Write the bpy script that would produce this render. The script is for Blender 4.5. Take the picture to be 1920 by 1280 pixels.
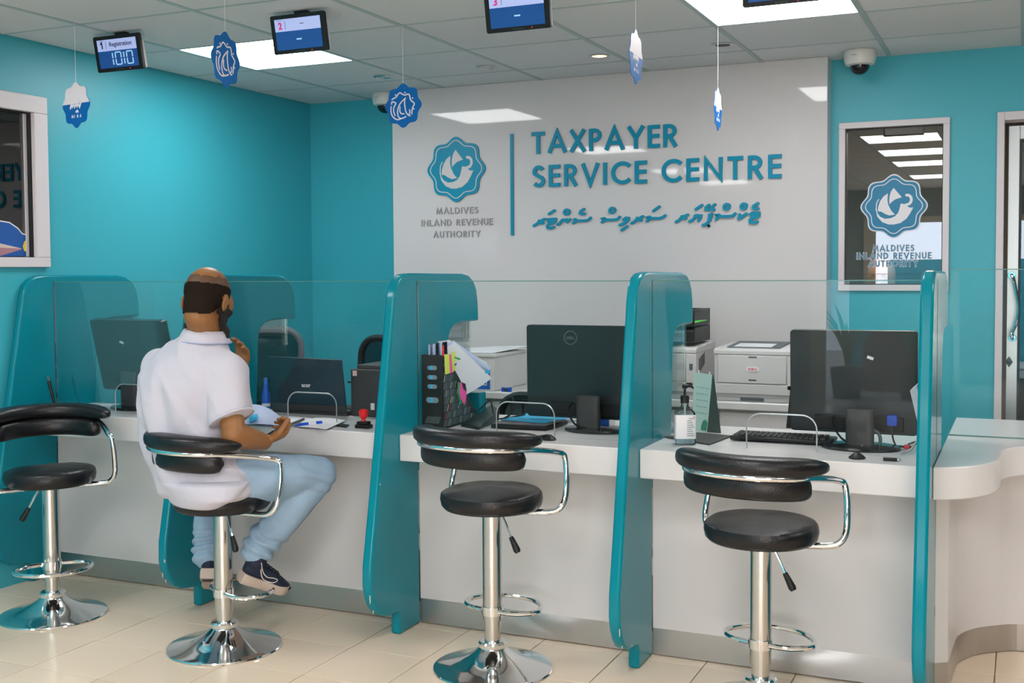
import bpy, bmesh, math, random
from mathutils import Vector, Matrix, noise
D = bpy.data; S = bpy.context.scene; COL = S.collection
for o in list(D.objects): D.objects.remove(o)
random.seed(7)
PI = math.pi
# ------------------------------------------------------------------ camera, world, exposure
YAW, PITCH, ROLL, FPX, CY, EYE = .4239307, .04221203, .00623597, 2132.75, 596.24, 1.38
_c, _s = math.cos(YAW), math.sin(YAW)
FW = Vector((-_s*math.cos(PITCH), _c*math.cos(PITCH), -math.sin(PITCH)))
_r = Vector((_c, _s, 0)); _d = FW.cross(_r)
CX_ = math.cos(ROLL)*_r + math.sin(ROLL)*_d
CD_ = -math.sin(ROLL)*_r + math.cos(ROLL)*_d
CP = Vector((0, 0, EYE))
cam = D.objects.new('camera', D.cameras.new('camera')); COL.objects.link(cam)
cam.data.sensor_width = 36; cam.data.lens = FPX/1920*36
cam.data.shift_y = (CY-640)/1920
m = Matrix((CX_, -CD_, -FW)).transposed().to_4x4(); m.translation = CP
cam.matrix_world = m; S.camera = cam
cam.data.clip_start = .05
w = D.worlds.new('world'); S.world = w; w.use_nodes = True
w.node_tree.nodes['Background'].inputs[0].default_value = (.75, .85, 1, 1)
w.node_tree.nodes['Background'].inputs[1].default_value = 7.0
S.view_settings.view_transform = 'Standard'; S.view_settings.look = 'None'
S.view_settings.gamma = 1; S.view_settings.use_curve_mapping = False
S.view_settings.exposure = 0.08
PANEL_STRENGTH = 15.5       # the fluorescent ceiling panels
def area(name, loc, size, size_y, power, rot, color=(1, 1, 1)):
    l = D.lights.new(name, 'AREA'); l.shape = 'RECTANGLE'; l.size = size; l.size_y = size_y
    l.energy = power; l.color = color
    o = D.objects.new(name, l); COL.objects.link(o); o.location = loc; o.rotation_euler = rot
    return o
# added low fill light behind the visitor, brightens counter fronts and floor
area('low_fill_light', (1.9, -3.85, .85), 2.8, 1.35, 125, (PI/2, 0, 0), (1, .90, .80))
# ------------------------------------------------------------------ helpers
def at(x, y, Y=None, z=None, X=None, d=None):
    """point of the photograph (x, y) on a plane of the room"""
    v = CX_*((x-960)/FPX) + CD_*((y-CY)/FPX) + FW
    if Y is not None: t = Y/v.y
    elif z is not None: t = (z-EYE)/v.z
    elif X is not None: t = X/v.x
    else: t = d
    return CP + v*t
def lin(h):
    h = h.lstrip('#'); c = [int(h[i:i+2], 16)/255 for i in (0, 2, 4)]
    return tuple(x/12.92 if x <= .04045 else ((x+.055)/1.055)**2.4 for x in c)+(1,)
MATS = {}
def mat(name, color, rough=.5, metal=0, spec=.5, emit=0, coat=0, bump=0, bscale=60, var=0, mottle=0, mscale=4, sheen=0):
    if name in MATS: return MATS[name]
    m = D.materials.new(name); m.use_nodes = True; MATS[name] = m
    nt = m.node_tree; b = nt.nodes['Principled BSDF']
    col = lin(color) if isinstance(color, str) else tuple(color)+(1,)
    b.inputs['Base Color'].default_value = col; b.inputs['Roughness'].default_value = rough
    b.inputs['Metallic'].default_value = metal; b.inputs['Specular IOR Level'].default_value = spec
    b.inputs['Coat Weight'].default_value = coat; b.inputs['Coat Roughness'].default_value = .06
    if sheen: b.inputs['Sheen Weight'].default_value = sheen
    if emit:
        b.inputs['Emission Color'].default_value = col; b.inputs['Emission Strength'].default_value = emit
    src = None
    if var or mottle:
        hsv = nt.nodes.new('ShaderNodeHueSaturation'); hsv.inputs['Color'].default_value = col
        mp = nt.nodes.new('ShaderNodeMapRange'); mp.inputs['To Min'].default_value = 1-(var or mottle); mp.inputs['To Max'].default_value = 1+(var or mottle)
        if var:
            oi = nt.nodes.new('ShaderNodeObjectInfo'); nt.links.new(oi.outputs['Random'], mp.inputs['Value'])
        else:
            tc = nt.nodes.new('ShaderNodeTexCoord'); nz = nt.nodes.new('ShaderNodeTexNoise'); nz.inputs['Scale'].default_value = mscale
            nz.inputs['Detail'].default_value = 4
            nt.links.new(tc.outputs['Object'], nz.inputs['Vector']); nt.links.new(nz.outputs['Fac'], mp.inputs['Value'])
        nt.links.new(mp.outputs['Result'], hsv.inputs['Value']); nt.links.new(hsv.outputs['Color'], b.inputs['Base Color'])
    if bump:
        tc = nt.nodes.new('ShaderNodeTexCoord'); nz = nt.nodes.new('ShaderNodeTexNoise'); nz.inputs['Scale'].default_value = bscale
        nz.inputs['Detail'].default_value = 3
        bp = nt.nodes.new('ShaderNodeBump'); bp.inputs['Strength'].default_value = bump; bp.inputs['Distance'].default_value = .004
        nt.links.new(tc.outputs['Object'], nz.inputs['Vector']); nt.links.new(nz.outputs['Fac'], bp.inputs['Height'])
        nt.links.new(bp.outputs['Normal'], b.inputs['Normal'])
    return m
def glass(name, tint=(.95, .985, .975), ior=1.5, gain=1.0, rough=.0):
    m = D.materials.new(name); m.use_nodes = True; nt = m.node_tree; nt.nodes.clear()
    out = nt.nodes.new('ShaderNodeOutputMaterial'); mix = nt.nodes.new('ShaderNodeMixShader')
    tr = nt.nodes.new('ShaderNodeBsdfTransparent'); tr.inputs[0].default_value = tint+(1,)
    gl = nt.nodes.new('ShaderNodeBsdfGlossy'); gl.inputs['Roughness'].default_value = rough
    fr = nt.nodes.new('ShaderNodeFresnel'); fr.inputs['IOR'].default_value = ior
    mu = nt.nodes.new('ShaderNodeMath'); mu.operation = 'MULTIPLY'; mu.inputs[1].default_value = gain; mu.use_clamp = True
    nt.links.new(fr.outputs[0], mu.inputs[0]); nt.links.new(mu.outputs[0], mix.inputs[0])
    nt.links.new(tr.outputs[0], mix.inputs[1]); nt.links.new(gl.outputs[0], mix.inputs[2]); nt.links.new(mix.outputs[0], out.inputs[0])
    MATS[name] = m; return m
class MB:
    def __init__(s): s.v = []; s.f = []
    def add(s, vs, fs):
        n = len(s.v); s.v += [Vector(v) for v in vs]; s.f += [tuple(i+n for i in f) for f in fs]; return s
    def box(s, x0, x1, y0, y1, z0, z1, M=None):
        vs = [Vector((x, y, z)) for x in (x0, x1) for y in (y0, y1) for z in (z0, z1)]
        if M: vs = [M @ v for v in vs]
        return s.add(vs, [(0, 1, 3, 2), (4, 6, 7, 5), (0, 4, 5, 1), (2, 3, 7, 6), (0, 2, 6, 4), (1, 5, 7, 3)])
    def prism(s, poly, ax, a, b, M=None):
        def p(u, v, t): return Vector((t, u, v)) if ax == 0 else Vector((u, t, v)) if ax == 1 else Vector((u, v, t))
        n = len(poly); vs = [p(u, v, a) for u, v in poly]+[p(u, v, b) for u, v in poly]
        if M: vs = [M @ v for v in vs]
        return s.add(vs, [tuple(range(n))[::-1], tuple(range(n, 2*n))]+[(i, (i+1) % n, n+(i+1) % n, n+i) for i in range(n)])
    def loft(s, rings, caps=True, closed=False):
        n = len(rings[0]); k = len(rings); vs = [v for r in rings for v in r]; fs = []
        for j in range(k if closed else k-1):
            for i in range(n):
                a, b = j*n, ((j+1) % k)*n
                fs.append((a+i, a+(i+1) % n, b+(i+1) % n, b+i))
        if caps and not closed: fs += [tuple(range(n))[::-1], tuple(range((k-1)*n, k*n))]
        return s.add(vs, fs)
    def tube(s, pts, r, seg=10, closed=False):
        pts = [Vector(p) for p in pts]; n = len(pts); rings = []; up = None
        rr = r if isinstance(r, (list, tuple)) else [r]*n
        for i, p in enumerate(pts):
            a = pts[(i-1) % n] if (closed or i > 0) else p; b = pts[(i+1) % n] if (closed or i < n-1) else p
            t = (b-a).normalized()
            if up is None: up = t.orthogonal().normalized()
            up = (up-t*up.dot(t)); up = up.normalized() if up.length > 1e-6 else t.orthogonal().normalized()
            q = t.cross(up)
            rings.append([p+(up*math.cos(2*PI*k/seg)+q*math.sin(2*PI*k/seg))*rr[i] for k in range(seg)])
        return s.loft(rings, closed=closed)
    def lathe(s, prof, c=(0, 0, 0), seg=40, M=None, ring=False):
        c = Vector(c); rings = [[c+Vector((r*math.cos(2*PI*k/seg), r*math.sin(2*PI*k/seg), z)) for k in range(seg)] for r, z in prof]
        if M: rings = [[M @ v for v in r] for r in rings]
        return s.loft(rings, closed=ring)
    def ball(s, c, r, M=None, seg=16, rng=10):
        c = Vector(c); r = Vector(r) if isinstance(r, (tuple, list)) else Vector((r, r, r))
        rings = []
        for j in range(1, rng):
            th = PI*j/rng
            rings.append([Vector((r.x*math.sin(th)*math.cos(2*PI*k/seg), r.y*math.sin(th)*math.sin(2*PI*k/seg), -r.z*math.cos(th))) for k in range(seg)])
        rings = [[c+(M @ v if M else v) for v in q] for q in rings]
        return s.loft(rings)
    def ribbon(s, pts, wd, ax, a, b, round_=True, closed=False):
        """flat stroke of width wd drawn in the plane across axis ax, between a and b"""
        P = [Vector(p) for p in pts]
        if len(P) > 1 and not round_ and False: pass
        n = len(P); L = []; Rr = []
        for i, p in enumerate(P):
            a_ = P[i-1] if (i > 0 or closed) else None; b_ = P[(i+1) % n] if (i < n-1 or closed) else None
            t1 = (p-a_).normalized() if a_ is not None and (p-a_).length > 1e-9 else None
            t2 = (b_-p).normalized() if b_ is not None and (b_-p).length > 1e-9 else None
            t1 = t1 or t2; t2 = t2 or t1
            n1 = Vector((-t1.y, t1.x)); n2 = Vector((-t2.y, t2.x)); nn = n1+n2
            nn = nn.normalized() if nn.length > .2 else n1
            k = min(1/max(nn.dot(n1), .35), 2.2)
            L.append(p+nn*wd/2*k); Rr.append(p-nn*wd/2*k)
        if closed:
            for i in range(n):
                j = (i+1) % n; s.prism([L[i], L[j], Rr[j], Rr[i]], ax, a-i*1.5e-6, b)
            return s
        poly = L+Rr[::-1]
        if round_:
            def capp(c, t):
                t = t.normalized(); q = Vector((-t.y, t.x))
                return [c+(q*math.cos(u)+t*math.sin(u))*wd/2 for u in [PI*i/6 for i in range(1, 6)]]
            poly = L+capp(P[-1], P[-1]-P[-2])+Rr[::-1]+[c for c in capp(P[0], P[0]-P[1])]
        # quads strip: robust for curved strokes
        for i in range(n-1): s.prism([L[i], L[i+1], Rr[i+1], Rr[i]], ax, a-1e-5*i, b)
        if round_:
            for c in (P[0], P[-1]):
                s.prism([c+Vector((math.cos(2*PI*k/10), math.sin(2*PI*k/10)))*wd/2 for k in range(10)], ax, a+2e-5, b)
        return s
    def xf(s, M): s.v = [M @ v for v in s.v]; return s
    def build(s, name, material, parent=None, bevel=0, smooth=True, local=False, ang=35):
        off = Vector((0, 0, 0)) if local or parent is None else org(parent)
        me = D.meshes.new(name); me.from_pydata([v-off for v in s.v], [], s.f)
        bm = bmesh.new(); bm.from_mesh(me); bmesh.ops.recalc_face_normals(bm, faces=bm.faces); bm.to_mesh(me); bm.free()
        return link(name, me, material, parent, bevel, smooth, ang)
def org(p):
    v = Vector((0, 0, 0))
    while p: v += p.location; p = p.parent
    return v
def link(name, me, material, parent=None, bevel=0, smooth=True, ang=35):
    o = D.objects.new(name, me); COL.objects.link(o)
    if material is not None: me.materials.append(MATS[material] if isinstance(material, str) else material)
    if parent: o.parent = parent
    if smooth:
        for p in me.polygons: p.use_smooth = True
        me.set_sharp_from_angle(angle=math.radians(ang))
    if bevel:
        b = o.modifiers.new('bevel', 'BEVEL'); b.width = bevel; b.segments = 2; b.limit_method = 'ANGLE'; b.angle_limit = math.radians(40)
        b.harden_normals = False
    return o
def tag(o, label=None, cat=None, group=None, kind=None):
    for k, v in (('label', label), ('category', cat), ('group', group), ('kind', kind)):
        if v: o[k] = v
    return o
def thing(name, label, cat, loc=(0, 0, 0), rz=0, group=None):
    o = D.objects.new(name, None); COL.objects.link(o); o.location = loc; o.rotation_euler = (0, 0, rz)
    o.empty_display_size = .05
    return tag(o, label, cat, group)
def dup(root, loc, rz, label, group=None):
    r = root.copy(); COL.objects.link(r); r.location = loc; r.rotation_euler = (0, 0, rz); r['label'] = label
    if group: r['group'] = group
    for ch in list(root.children):
        c = ch.copy(); COL.objects.link(c); c.parent = r
        for g in list(ch.children):
            d = g.copy(); COL.objects.link(d); d.parent = c
    return r
def rrect(x0, x1, y0, y1, r, n=5):
    P = []
    for cx, cy, a in ((x1-r, y1-r, 0), (x0+r, y1-r, PI/2), (x0+r, y0+r, PI), (x1-r, y0+r, 1.5*PI)):
        P += [(cx+r*math.cos(a+PI/2*i/n), cy+r*math.sin(a+PI/2*i/n)) for i in range(n+1)]
    return P
def spline(pts, n=6, closed=False):
    P = [Vector(p) for p in pts]; k = len(P); out = []
    for i in range(k if closed else k-1):
        g = lambda j: P[j % k] if closed else P[max(0, min(k-1, j))]
        a, b, c, d = g(i-1), g(i), g(i+1), g(i+2)
        for t in [q/n for q in range(n)]:
            out.append(.5*((2*b)+(c-a)*t+(2*a-5*b+4*c-d)*t*t+(3*b-a-3*c+d)*t**3))
    if not closed: out.append(P[-1])
    return out
def textmesh(txt, size, name, material, parent, M, ext=.001, bold=0, align='CENTER'):
    c = D.curves.new(name, 'FONT'); c.body = txt; c.size = size; c.extrude = ext; c.offset = bold; c.align_x = align; c.resolution_u = 3
    o = D.objects.new(name, c); COL.objects.link(o)
    me = D.meshes.new_from_object(o); D.objects.remove(o); me.transform(M); me.name = name
    if parent: me.transform(Matrix.Translation(-org(parent)))
    return link(name, me, material, parent, smooth=False)
# stroke alphabet in the manner of a geometric sans (unit height)
def arc(cx, cy, rx, ry, a0, a1, n=14): return [(cx+rx*math.cos(math.radians(a0+(a1-a0)*i/n)), cy+ry*math.sin(math.radians(a0+(a1-a0)*i/n))) for i in range(n+1)]
h_ = .08
GL = {'T': (.62, [[(.31, 0), (.31, 1-h_)], [(0, 1-h_), (.62, 1-h_)]]),
'A': (.86, [[(.05, 0), (.43, .96), (.81, 0)], [(.2, .32), (.66, .32)]]),
'X': (.74, [[(.06, 0), (.68, 1)], [(.06, 1), (.68, 0)]]),
'P': (.56, [[(.08, 0), (.08, 1)], [(.08, 1-h_), (.25, 1-h_)]+arc(.25, .7, .23, .22, 90, -90)+[(.08, .48)]]),
'R': (.6, [[(.08, 0), (.08, 1)], [(.08, 1-h_), (.25, 1-h_)]+arc(.25, .7, .23, .22, 90, -90)+[(.08, .48)], [(.26, .48), (.54, 0)]]),
'Y': (.74, [[(.05, 1), (.37, .47), (.69, 1)], [(.37, .5), (.37, 0)]]),
'E': (.52, [[(.08, 0), (.08, 1)], [(.08, 1-h_), (.52, 1-h_)], [(.08, .52), (.5, .52)], [(.08, h_), (.52, h_)]]),
'S': (.56, [arc(.28, .71, .2, .21, 25, 200)[:]+arc(.28, .28, .21, .2, 95, -150)[1:]]),
'V': (.78, [[(.05, 1), (.39, .05), (.73, 1)]]),
'I': (.16, [[(.08, 0), (.08, 1)]]),
'C': (.84, [arc(.5, .5, .42, .43, 42, 318, 22)]),
'N': (.76, [[(.08, 0), (.08, .93), (.68, .07), (.68, 1)]]),
'M': (.92, [[(.06, 0), (.18, .93), (.46, .18), (.74, .93), (.86, 0)]]),
'L': (.48, [[(.08, 1), (.08, h_), (.48, h_)]]),
'D': (.74, [[(.08, 0), (.08, 1)], [(.08, 1-h_), (.28, 1-h_)]+arc(.28, .5, .38, .42, 90, -90)+[(.08, h_)]]),
'U': (.68, [[(.08, 1), (.08, .35)]+arc(.34, .35, .26, .27, 180, 360)+[(.6, 1)]]),
'H': (.7, [[(.08, 0), (.08, 1)], [(.62, 0), (.62, 1)], [(.08, .52), (.62, .52)]]),
'O': (.98, [arc(.49, .5, .41, .43, 0, 360, 28)]),
'K': (.62, [[(.08, 0), (.08, 1)], [(.56, 1), (.12, .5), (.58, 0)]]),
' ': (.34, [])}
def lettering(txt, x0, x1, z0, h, y0, y1, wt, material, parent, name='letter', gap=.13, outline=None):
    tot = sum(GL[c][0] for c in txt)+gap*(len(txt)-1); k = (x1-x0)/tot; x = x0
    for c in txt:
        wd, st = GL[c]
        if st:
            mb = MB()
            for j, q in enumerate(st): mb.ribbon([(x+u*k, z0+v*h) for u, v in q], wt*h, 1, y0-2.5e-4*j*(1 if h > .05 else .3), y1, round_=False)
            mb.build(name, material, parent, smooth=False)
            if outline:
                mb = MB()
                for j, q in enumerate(st): mb.ribbon([(x+u*k, z0+v*h) for u, v in q], wt*h*1.8, 1, y1+.0002-3e-5*j, y1+.0008, round_=True)
                mb.build(name+'_outline', outline, parent, smooth=False)
        x += (wd+gap)*k
# ------------------------------------------------------------------ materials
mat('teal_wall', (.04, .40, .49), .42, spec=.55, bump=.12, bscale=350)
mat('teal_lacquer', (.001, .225, .295), .18, spec=.22, coat=.05)
mat('white_acrylic', (.63, .60, .605), .035, spec=.35)
mat('white_laminate', (.66, .635, .63), .28, spec=.45)
mat('white_worktop', (.70, .68, .68), .25, spec=.5)
mat('white_paint', (.72, .67, .68), .5)
mat('ceiling_tile', (.70, .71, .71), .9, spec=.1, var=.025, bump=.5, bscale=160)
mat('grid_metal', (.40, .49, .48), .5)
mat('floor_tile', (.84, .67, .51), .16, spec=.45, var=.035)
mat('grout', (.20, .14, .10), .9)
mat('brushed_steel', (.55, .54, .53), .34, metal=1, bump=.05, bscale=400)
mat('chrome', (.83, .83, .84), .07, metal=1)
mat('satin_chrome', (.62, .60, .58), .22, metal=1)
mat('black_leather', (.008, .0075, .009), .34, spec=.4, bump=.25, bscale=140)
mat('black_plastic', (.008, .009, .010), .42, spec=.35)
mat('black_gloss', (.008, .010, .012), .15)
mat('charcoal', (.035, .035, .037), .55)
mat('monitor_black', (.008, .014, .017), .35)
mat('laptop_blue', (.005, .03, .048), .33)
mat('grey_mesh', (.10, .13, .15), .8)
mat('sign_teal', (.0, .25, .40), .4, spec=.3)
mat('sign_grey', (.30, .30, .32), .4)
mat('emblem_blue', (.0, .19, .36), .4)
mat('sticker_white', (.78, .76, .80), .5)
mat('ornament_blue', (.0, .135, .46), .5, spec=.25)
mat('ornament_white', (.88, .80, .86), .5)
mat('paper', (.80, .79, .84), .7)
mat('paper_blue', (.55, .62, .85), .7)
mat('sky_blue_card', (.03, .50, .85), .55)
mat('printer_grey', (.62, .60, .60), .5)
mat('printer_dark', (.10, .12, .14), .5)
mat('red_plastic', (.75, .01, .015), .25)
mat('blue_plastic', (.01, .09, .62), .3)
mat('yellow_note', (.75, .85, .12), .7)
mat('pink_note', (.95, .10, .45), .7)
mat('green_mark', (.02, .42, .10), .6)
mat('orange_note', (.95, .35, .12), .7)
mat('calendar_mint', (.50, .68, .64), .6)
mat('calendar_green', (.03, .25, .16), .6)
mat('dark_green_board', (.02, .05, .045), .6)
mat('carton', (.72, .70, .68), .7)
mat('skin', (.29, .125, .042), .45, spec=.4, mottle=.10, mscale=30)
mat('lip', (.25, .09, .06), .5)
mat('hair', (.016, .010, .007), .85, spec=.1, mottle=.3, mscale=200)
mat('beard_hair', (.012, .009, .008), .8)
mat('polo', (.56, .53, .60), .85, spec=.15, bump=.35, bscale=220, sheen=.1)
mat('polo_trim', (.35, .40, .62), .8)
mat('denim', (.30, .42, .55), .85, spec=.15, mottle=.28, mscale=9, bump=.5, bscale=90)
mat('shoe_navy', (.006, .012, .035), .7, bump=.3, bscale=200)
mat('shoe_sole', (.50, .39, .33), .6, mottle=.2, mscale=20)
mat('shoe_line', (.72, .62, .55), .6)
mat('lamp_white', (1, 1, 1), .5, emit=PANEL_STRENGTH)
mat('lamp_warm', (1, .72, .32), .5, emit=2.5)
mat('screen_pale', (.40, .47, .80), .3, emit=.5)
mat('screen_blue', (.008, .06, .24), .3, emit=.5)
mat('screen_digit', (.30, .52, .75), .3, emit=.6)
mat('screen_ink', (.005, .015, .06), .4)
mat('screen_pink', (.75, .02, .22), .4, emit=.3)
mat('aluminium', (.50, .52, .53), .35, metal=.7)
mat('gasket', (.01, .012, .016), .5)
mat('window_frame', (.68, .63, .66), .45)
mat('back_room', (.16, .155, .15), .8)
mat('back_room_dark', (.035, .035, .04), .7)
mat('dome_white', (.72, .70, .68), .4)
mat('dome_glass', (.012, .010, .012), .06)
mat('clear_label', (.82, .80, .82), .5)
mat('gel', (.55, .68, .72), .1)
mat('mural_blue', (.008, .09, .36), .5)
mat('mural_pink', (.42, .20, .24), .5)
mat('mural_sand', (.62, .52, .46), .5)
mat('mural_yellow', (.85, .65, .05), .5)
mat('leaf_green', (.10, .30, .03), .5)
mat('brown_board', (.17, .07, .04), .5)
mat('cream_column', (.80, .74, .62), .6)
mat('headscarf', (.28, .20, .18), .8)
mat('string', (.75, .78, .80), .4)
mat('edge_green', (.10, .26, .22), .15)
glass('screen_glass', (.972, .988, .982), 1.5, .31)
glass('side_glass', (.90, .965, .955), 1.5, .7)
glass('window_glass', (.78, .80, .80), 1.5, 2.6)
glass('door_glass', (.45, .48, .48), 1.5, 3.0)
glass('bottle_clear', (.82, .90, .92), 1.4, 1.2)
glass('bottle_blue', (.08, .22, .85), 1.4, 1.2)
# strokes of the Thaana line, the emblem and the ornament print
THAANA= [[(-2.4713,1.6231),(-2.4558,1.6315),(-2.4392,1.6426),(-2.4288,1.6488),(-2.4072,1.6586)],[(-2.4391,1.6502),(-2.4421,1.6434),(-2.4321,1.6375),(-2.4164,1.6352)],[(-2.4321,1.6478),(-2.4172,1.6429)],[(-2.3811,1.6853),(-2.3482,1.7041)],[(-2.3526,1.6482),(-2.3834,1.644),(-2.3866,1.6555),(-2.3628,1.6568),(-2.3423,1.657),(-2.3432,1.6449),(-2.3547,1.6357),(-2.3814,1.6299),(-2.3909,1.6195),(-2.3877,1.6099),(-2.3712,1.6077),(-2.3527,1.6126)],[(-2.331,1.6257),(-2.3179,1.6311),(-2.3035,1.6497),(-2.2934,1.6521),(-2.2832,1.6443),(-2.2771,1.6502),(-2.2711,1.6414),(-2.2568,1.6535)],[(-2.2626,1.6996),(-2.2612,1.6943),(-2.2628,1.6888),(-2.2671,1.6841),(-2.2731,1.6812),(-2.2797,1.6807),(-2.2857,1.6826),(-2.2897,1.6866),(-2.291,1.6919),(-2.2894,1.6975),(-2.2852,1.7022),(-2.2791,1.7051),(-2.2725,1.7056),(-2.2666,1.7036),(-2.2626,1.6996)],[(-2.1761,1.7062),(-2.1962,1.694),(-2.1987,1.6847),(-2.1883,1.6796),(-2.173,1.6814)],[(-2.2387,1.632),(-2.2246,1.6422),(-2.2326,1.6506),(-2.2367,1.6481),(-2.2266,1.6528),(-2.2165,1.645),(-2.1764,1.6441),(-2.1564,1.6451),(-2.1424,1.6534),(-2.1384,1.6589)],[(-2.073,1.6331),(-2.0592,1.6428),(-2.069,1.6516),(-2.0592,1.6532),(-2.0493,1.6455),(-2.0062,1.6445),(-1.9866,1.647),(-1.973,1.6592)],[(-2.002,1.7011),(-2.0006,1.6957),(-2.0021,1.6902),(-2.0061,1.6855),(-2.0119,1.6827),(-2.0184,1.6822),(-2.0242,1.6842),(-2.0281,1.6883),(-2.0295,1.6937),(-2.028,1.6992),(-2.024,1.7039),(-2.0182,1.7068),(-2.0117,1.7072),(-2.0059,1.7052),(-2.002,1.7011)],[(-1.9731,1.616),(-1.9555,1.6212),(-1.9361,1.6318),(-1.9245,1.6426),(-1.9244,1.6518),(-1.938,1.6532),(-1.9496,1.645),(-1.9438,1.6375),(-1.9283,1.6408)],[(-1.9626,1.5888),(-1.9315,1.6081)],[(-1.9059,1.6238),(-1.8897,1.6326),(-1.8762,1.6469),(-1.8628,1.6503),(-1.8436,1.659)],[(-1.8762,1.6517),(-1.8743,1.6414),(-1.8532,1.638)],[(-1.8666,1.6456),(-1.8532,1.6402)],[(-1.8216,1.6328),(-1.8075,1.6453),(-1.817,1.6528),(-1.8075,1.6551),(-1.798,1.6476),(-1.7525,1.6465),(-1.7336,1.6519),(-1.7215,1.6603)],[(-1.7865,1.686),(-1.7543,1.7076)],[(-1.6642,1.6255),(-1.6493,1.6324),(-1.6325,1.6501),(-1.6214,1.6534),(-1.601,1.6608)],[(-1.6325,1.6537),(-1.6307,1.6457),(-1.6121,1.6416)],[(-1.6251,1.6492),(-1.6121,1.6431)],[(-1.5917,1.626),(-1.5733,1.6342),(-1.5622,1.6501),(-1.5512,1.657),(-1.531,1.6547),(-1.5328,1.644),(-1.5438,1.63)],[(-1.5622,1.6555),(-1.5475,1.6516)],[(-1.5578,1.6877),(-1.5256,1.7083)],[(-1.489,1.7079),(-1.5054,1.6952),(-1.5054,1.6863),(-1.4908,1.6851)],[(-1.4581,1.7099),(-1.4763,1.6944),(-1.4763,1.6855),(-1.4617,1.6833)],[(-1.52,1.605),(-1.5035,1.6111),(-1.4835,1.6303),(-1.4762,1.6498),(-1.4744,1.6622)],[(-1.4872,1.6572),(-1.4853,1.6429),(-1.4762,1.6516)],[(-1.4897,1.6358),(-1.4799,1.6427)],[(-1.4896,1.6015),(-1.4889,1.6011)],[(-1.4508,1.6342),(-1.4381,1.647),(-1.4472,1.6555),(-1.4381,1.6559),(-1.4291,1.6486),(-1.3913,1.6477),(-1.3661,1.6488),(-1.3526,1.6608)],[(-1.3841,1.7032),(-1.3828,1.6979),(-1.3843,1.6924),(-1.3882,1.6877),(-1.3938,1.6848),(-1.4,1.6843),(-1.4055,1.6863),(-1.4094,1.6903),(-1.4107,1.6956),(-1.4092,1.7011),(-1.4053,1.7058),(-1.3997,1.7087),(-1.3935,1.7092),(-1.3879,1.7072),(-1.3841,1.7032)],[(-1.2967,1.7031),(-1.2954,1.6979),(-1.2969,1.6924),(-1.3007,1.6877),(-1.3063,1.6849),(-1.3124,1.6844),(-1.3179,1.6863),(-1.3216,1.6903),(-1.3229,1.6956),(-1.3215,1.7011),(-1.3176,1.7057),(-1.3121,1.7086),(-1.306,1.7091),(-1.3005,1.7071),(-1.2967,1.7031)],[(-1.3357,1.6357),(-1.325,1.6372),(-1.3126,1.6475),(-1.2949,1.6586)],[(-1.3304,1.655),(-1.3304,1.6391)],[(-1.2368,1.7097),(-1.2579,1.697),(-1.2603,1.6883),(-1.2525,1.6828),(-1.2367,1.6838)],[(-1.2384,1.6526),(-1.2419,1.6439),(-1.2665,1.6463),(-1.2736,1.6553),(-1.2631,1.6613),(-1.2314,1.6605),(-1.2313,1.6472),(-1.2419,1.6404),(-1.2648,1.6357),(-1.2771,1.6254),(-1.2753,1.6148),(-1.2594,1.612),(-1.24,1.6165)],[(-1.2683,1.6499),(-1.2384,1.6579)]]
EMB= {'sail':[(-0.007,0.598),(-0.09,0.473),(-0.13,0.325),(-0.14,0.178),(-0.13,0.065),(-0.073,0.133),(0.043,0.222),(0.177,0.266),(0.25,0.281),(0.143,0.414)],'main':[(-0.183,0.429),(-0.323,0.325),(-0.423,0.178),(-0.48,0.0),(-0.49,-0.148),(-0.39,-0.163),(-0.273,-0.237),(-0.14,-0.296),(0.043,-0.272),(-0.073,-0.148),(-0.173,0.059),(-0.197,0.207)],'hull':[(-0.48,0.251),(-0.55,0.118),(-0.563,-0.089),(-0.507,-0.325),(-0.357,-0.503),(-0.157,-0.586),(0.01,-0.592),(0.21,-0.547),(0.393,-0.414),(0.51,-0.237),(0.603,-0.053),(0.493,-0.059),(0.403,0.0),(0.31,0.065),(0.217,0.083),(0.203,0.015),(0.177,-0.089),(0.143,-0.207),(0.043,-0.325),(-0.09,-0.385),(-0.273,-0.399),(-0.423,-0.325),(-0.507,-0.207),(-0.53,-0.03),(-0.517,0.118),(-0.45,0.243)],'curl':[(0.36,0.03),(0.483,0.071),(0.537,0.163),(0.527,0.272),(0.46,0.34),(0.393,0.349)]}
ORN= [[(-0.6,0.311),(-0.525,0.359),(-0.375,0.408),(-0.25,0.544),(-0.15,0.586),(-0.05,0.534),(0.1,0.466),(0.275,0.495),(0.362,0.437),(0.412,0.233),(0.575,0.097),(0.613,0.019),(0.512,-0.155),(0.475,-0.408)],[(0.138,0.33),(-0.075,0.175),(-0.225,0.0),(-0.3,-0.233),(-0.275,-0.427),(-0.2,-0.544),(-0.05,-0.573),(0.15,-0.505)],[(0.125,0.33),(0.087,0.155),(0.113,-0.117),(0.175,-0.33),(0.3,-0.456),(0.388,-0.476)],[(0.35,-0.214),(0.375,-0.33),(0.3,-0.427)],[(-0.163,-0.039),(-0.175,-0.233),(-0.1,-0.35),(0.05,-0.369)],[(-0.625,0.107),(-0.613,0.194),(-0.525,0.204),(-0.388,0.126),(-0.5,-0.039),(-0.512,-0.233),(-0.438,-0.417)],[(-0.65,0.0),(-0.662,-0.233),(-0.575,-0.447),(-0.4,-0.583),(-0.25,-0.612),(-0.125,-0.583)],[(-0.4,0.509),(-0.39,0.503)],[(0.11,0.579),(0.12,0.575)],[(0.515,0.303),(0.525,0.297)],[(0.58,-0.186),(0.59,-0.192)]]
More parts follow.
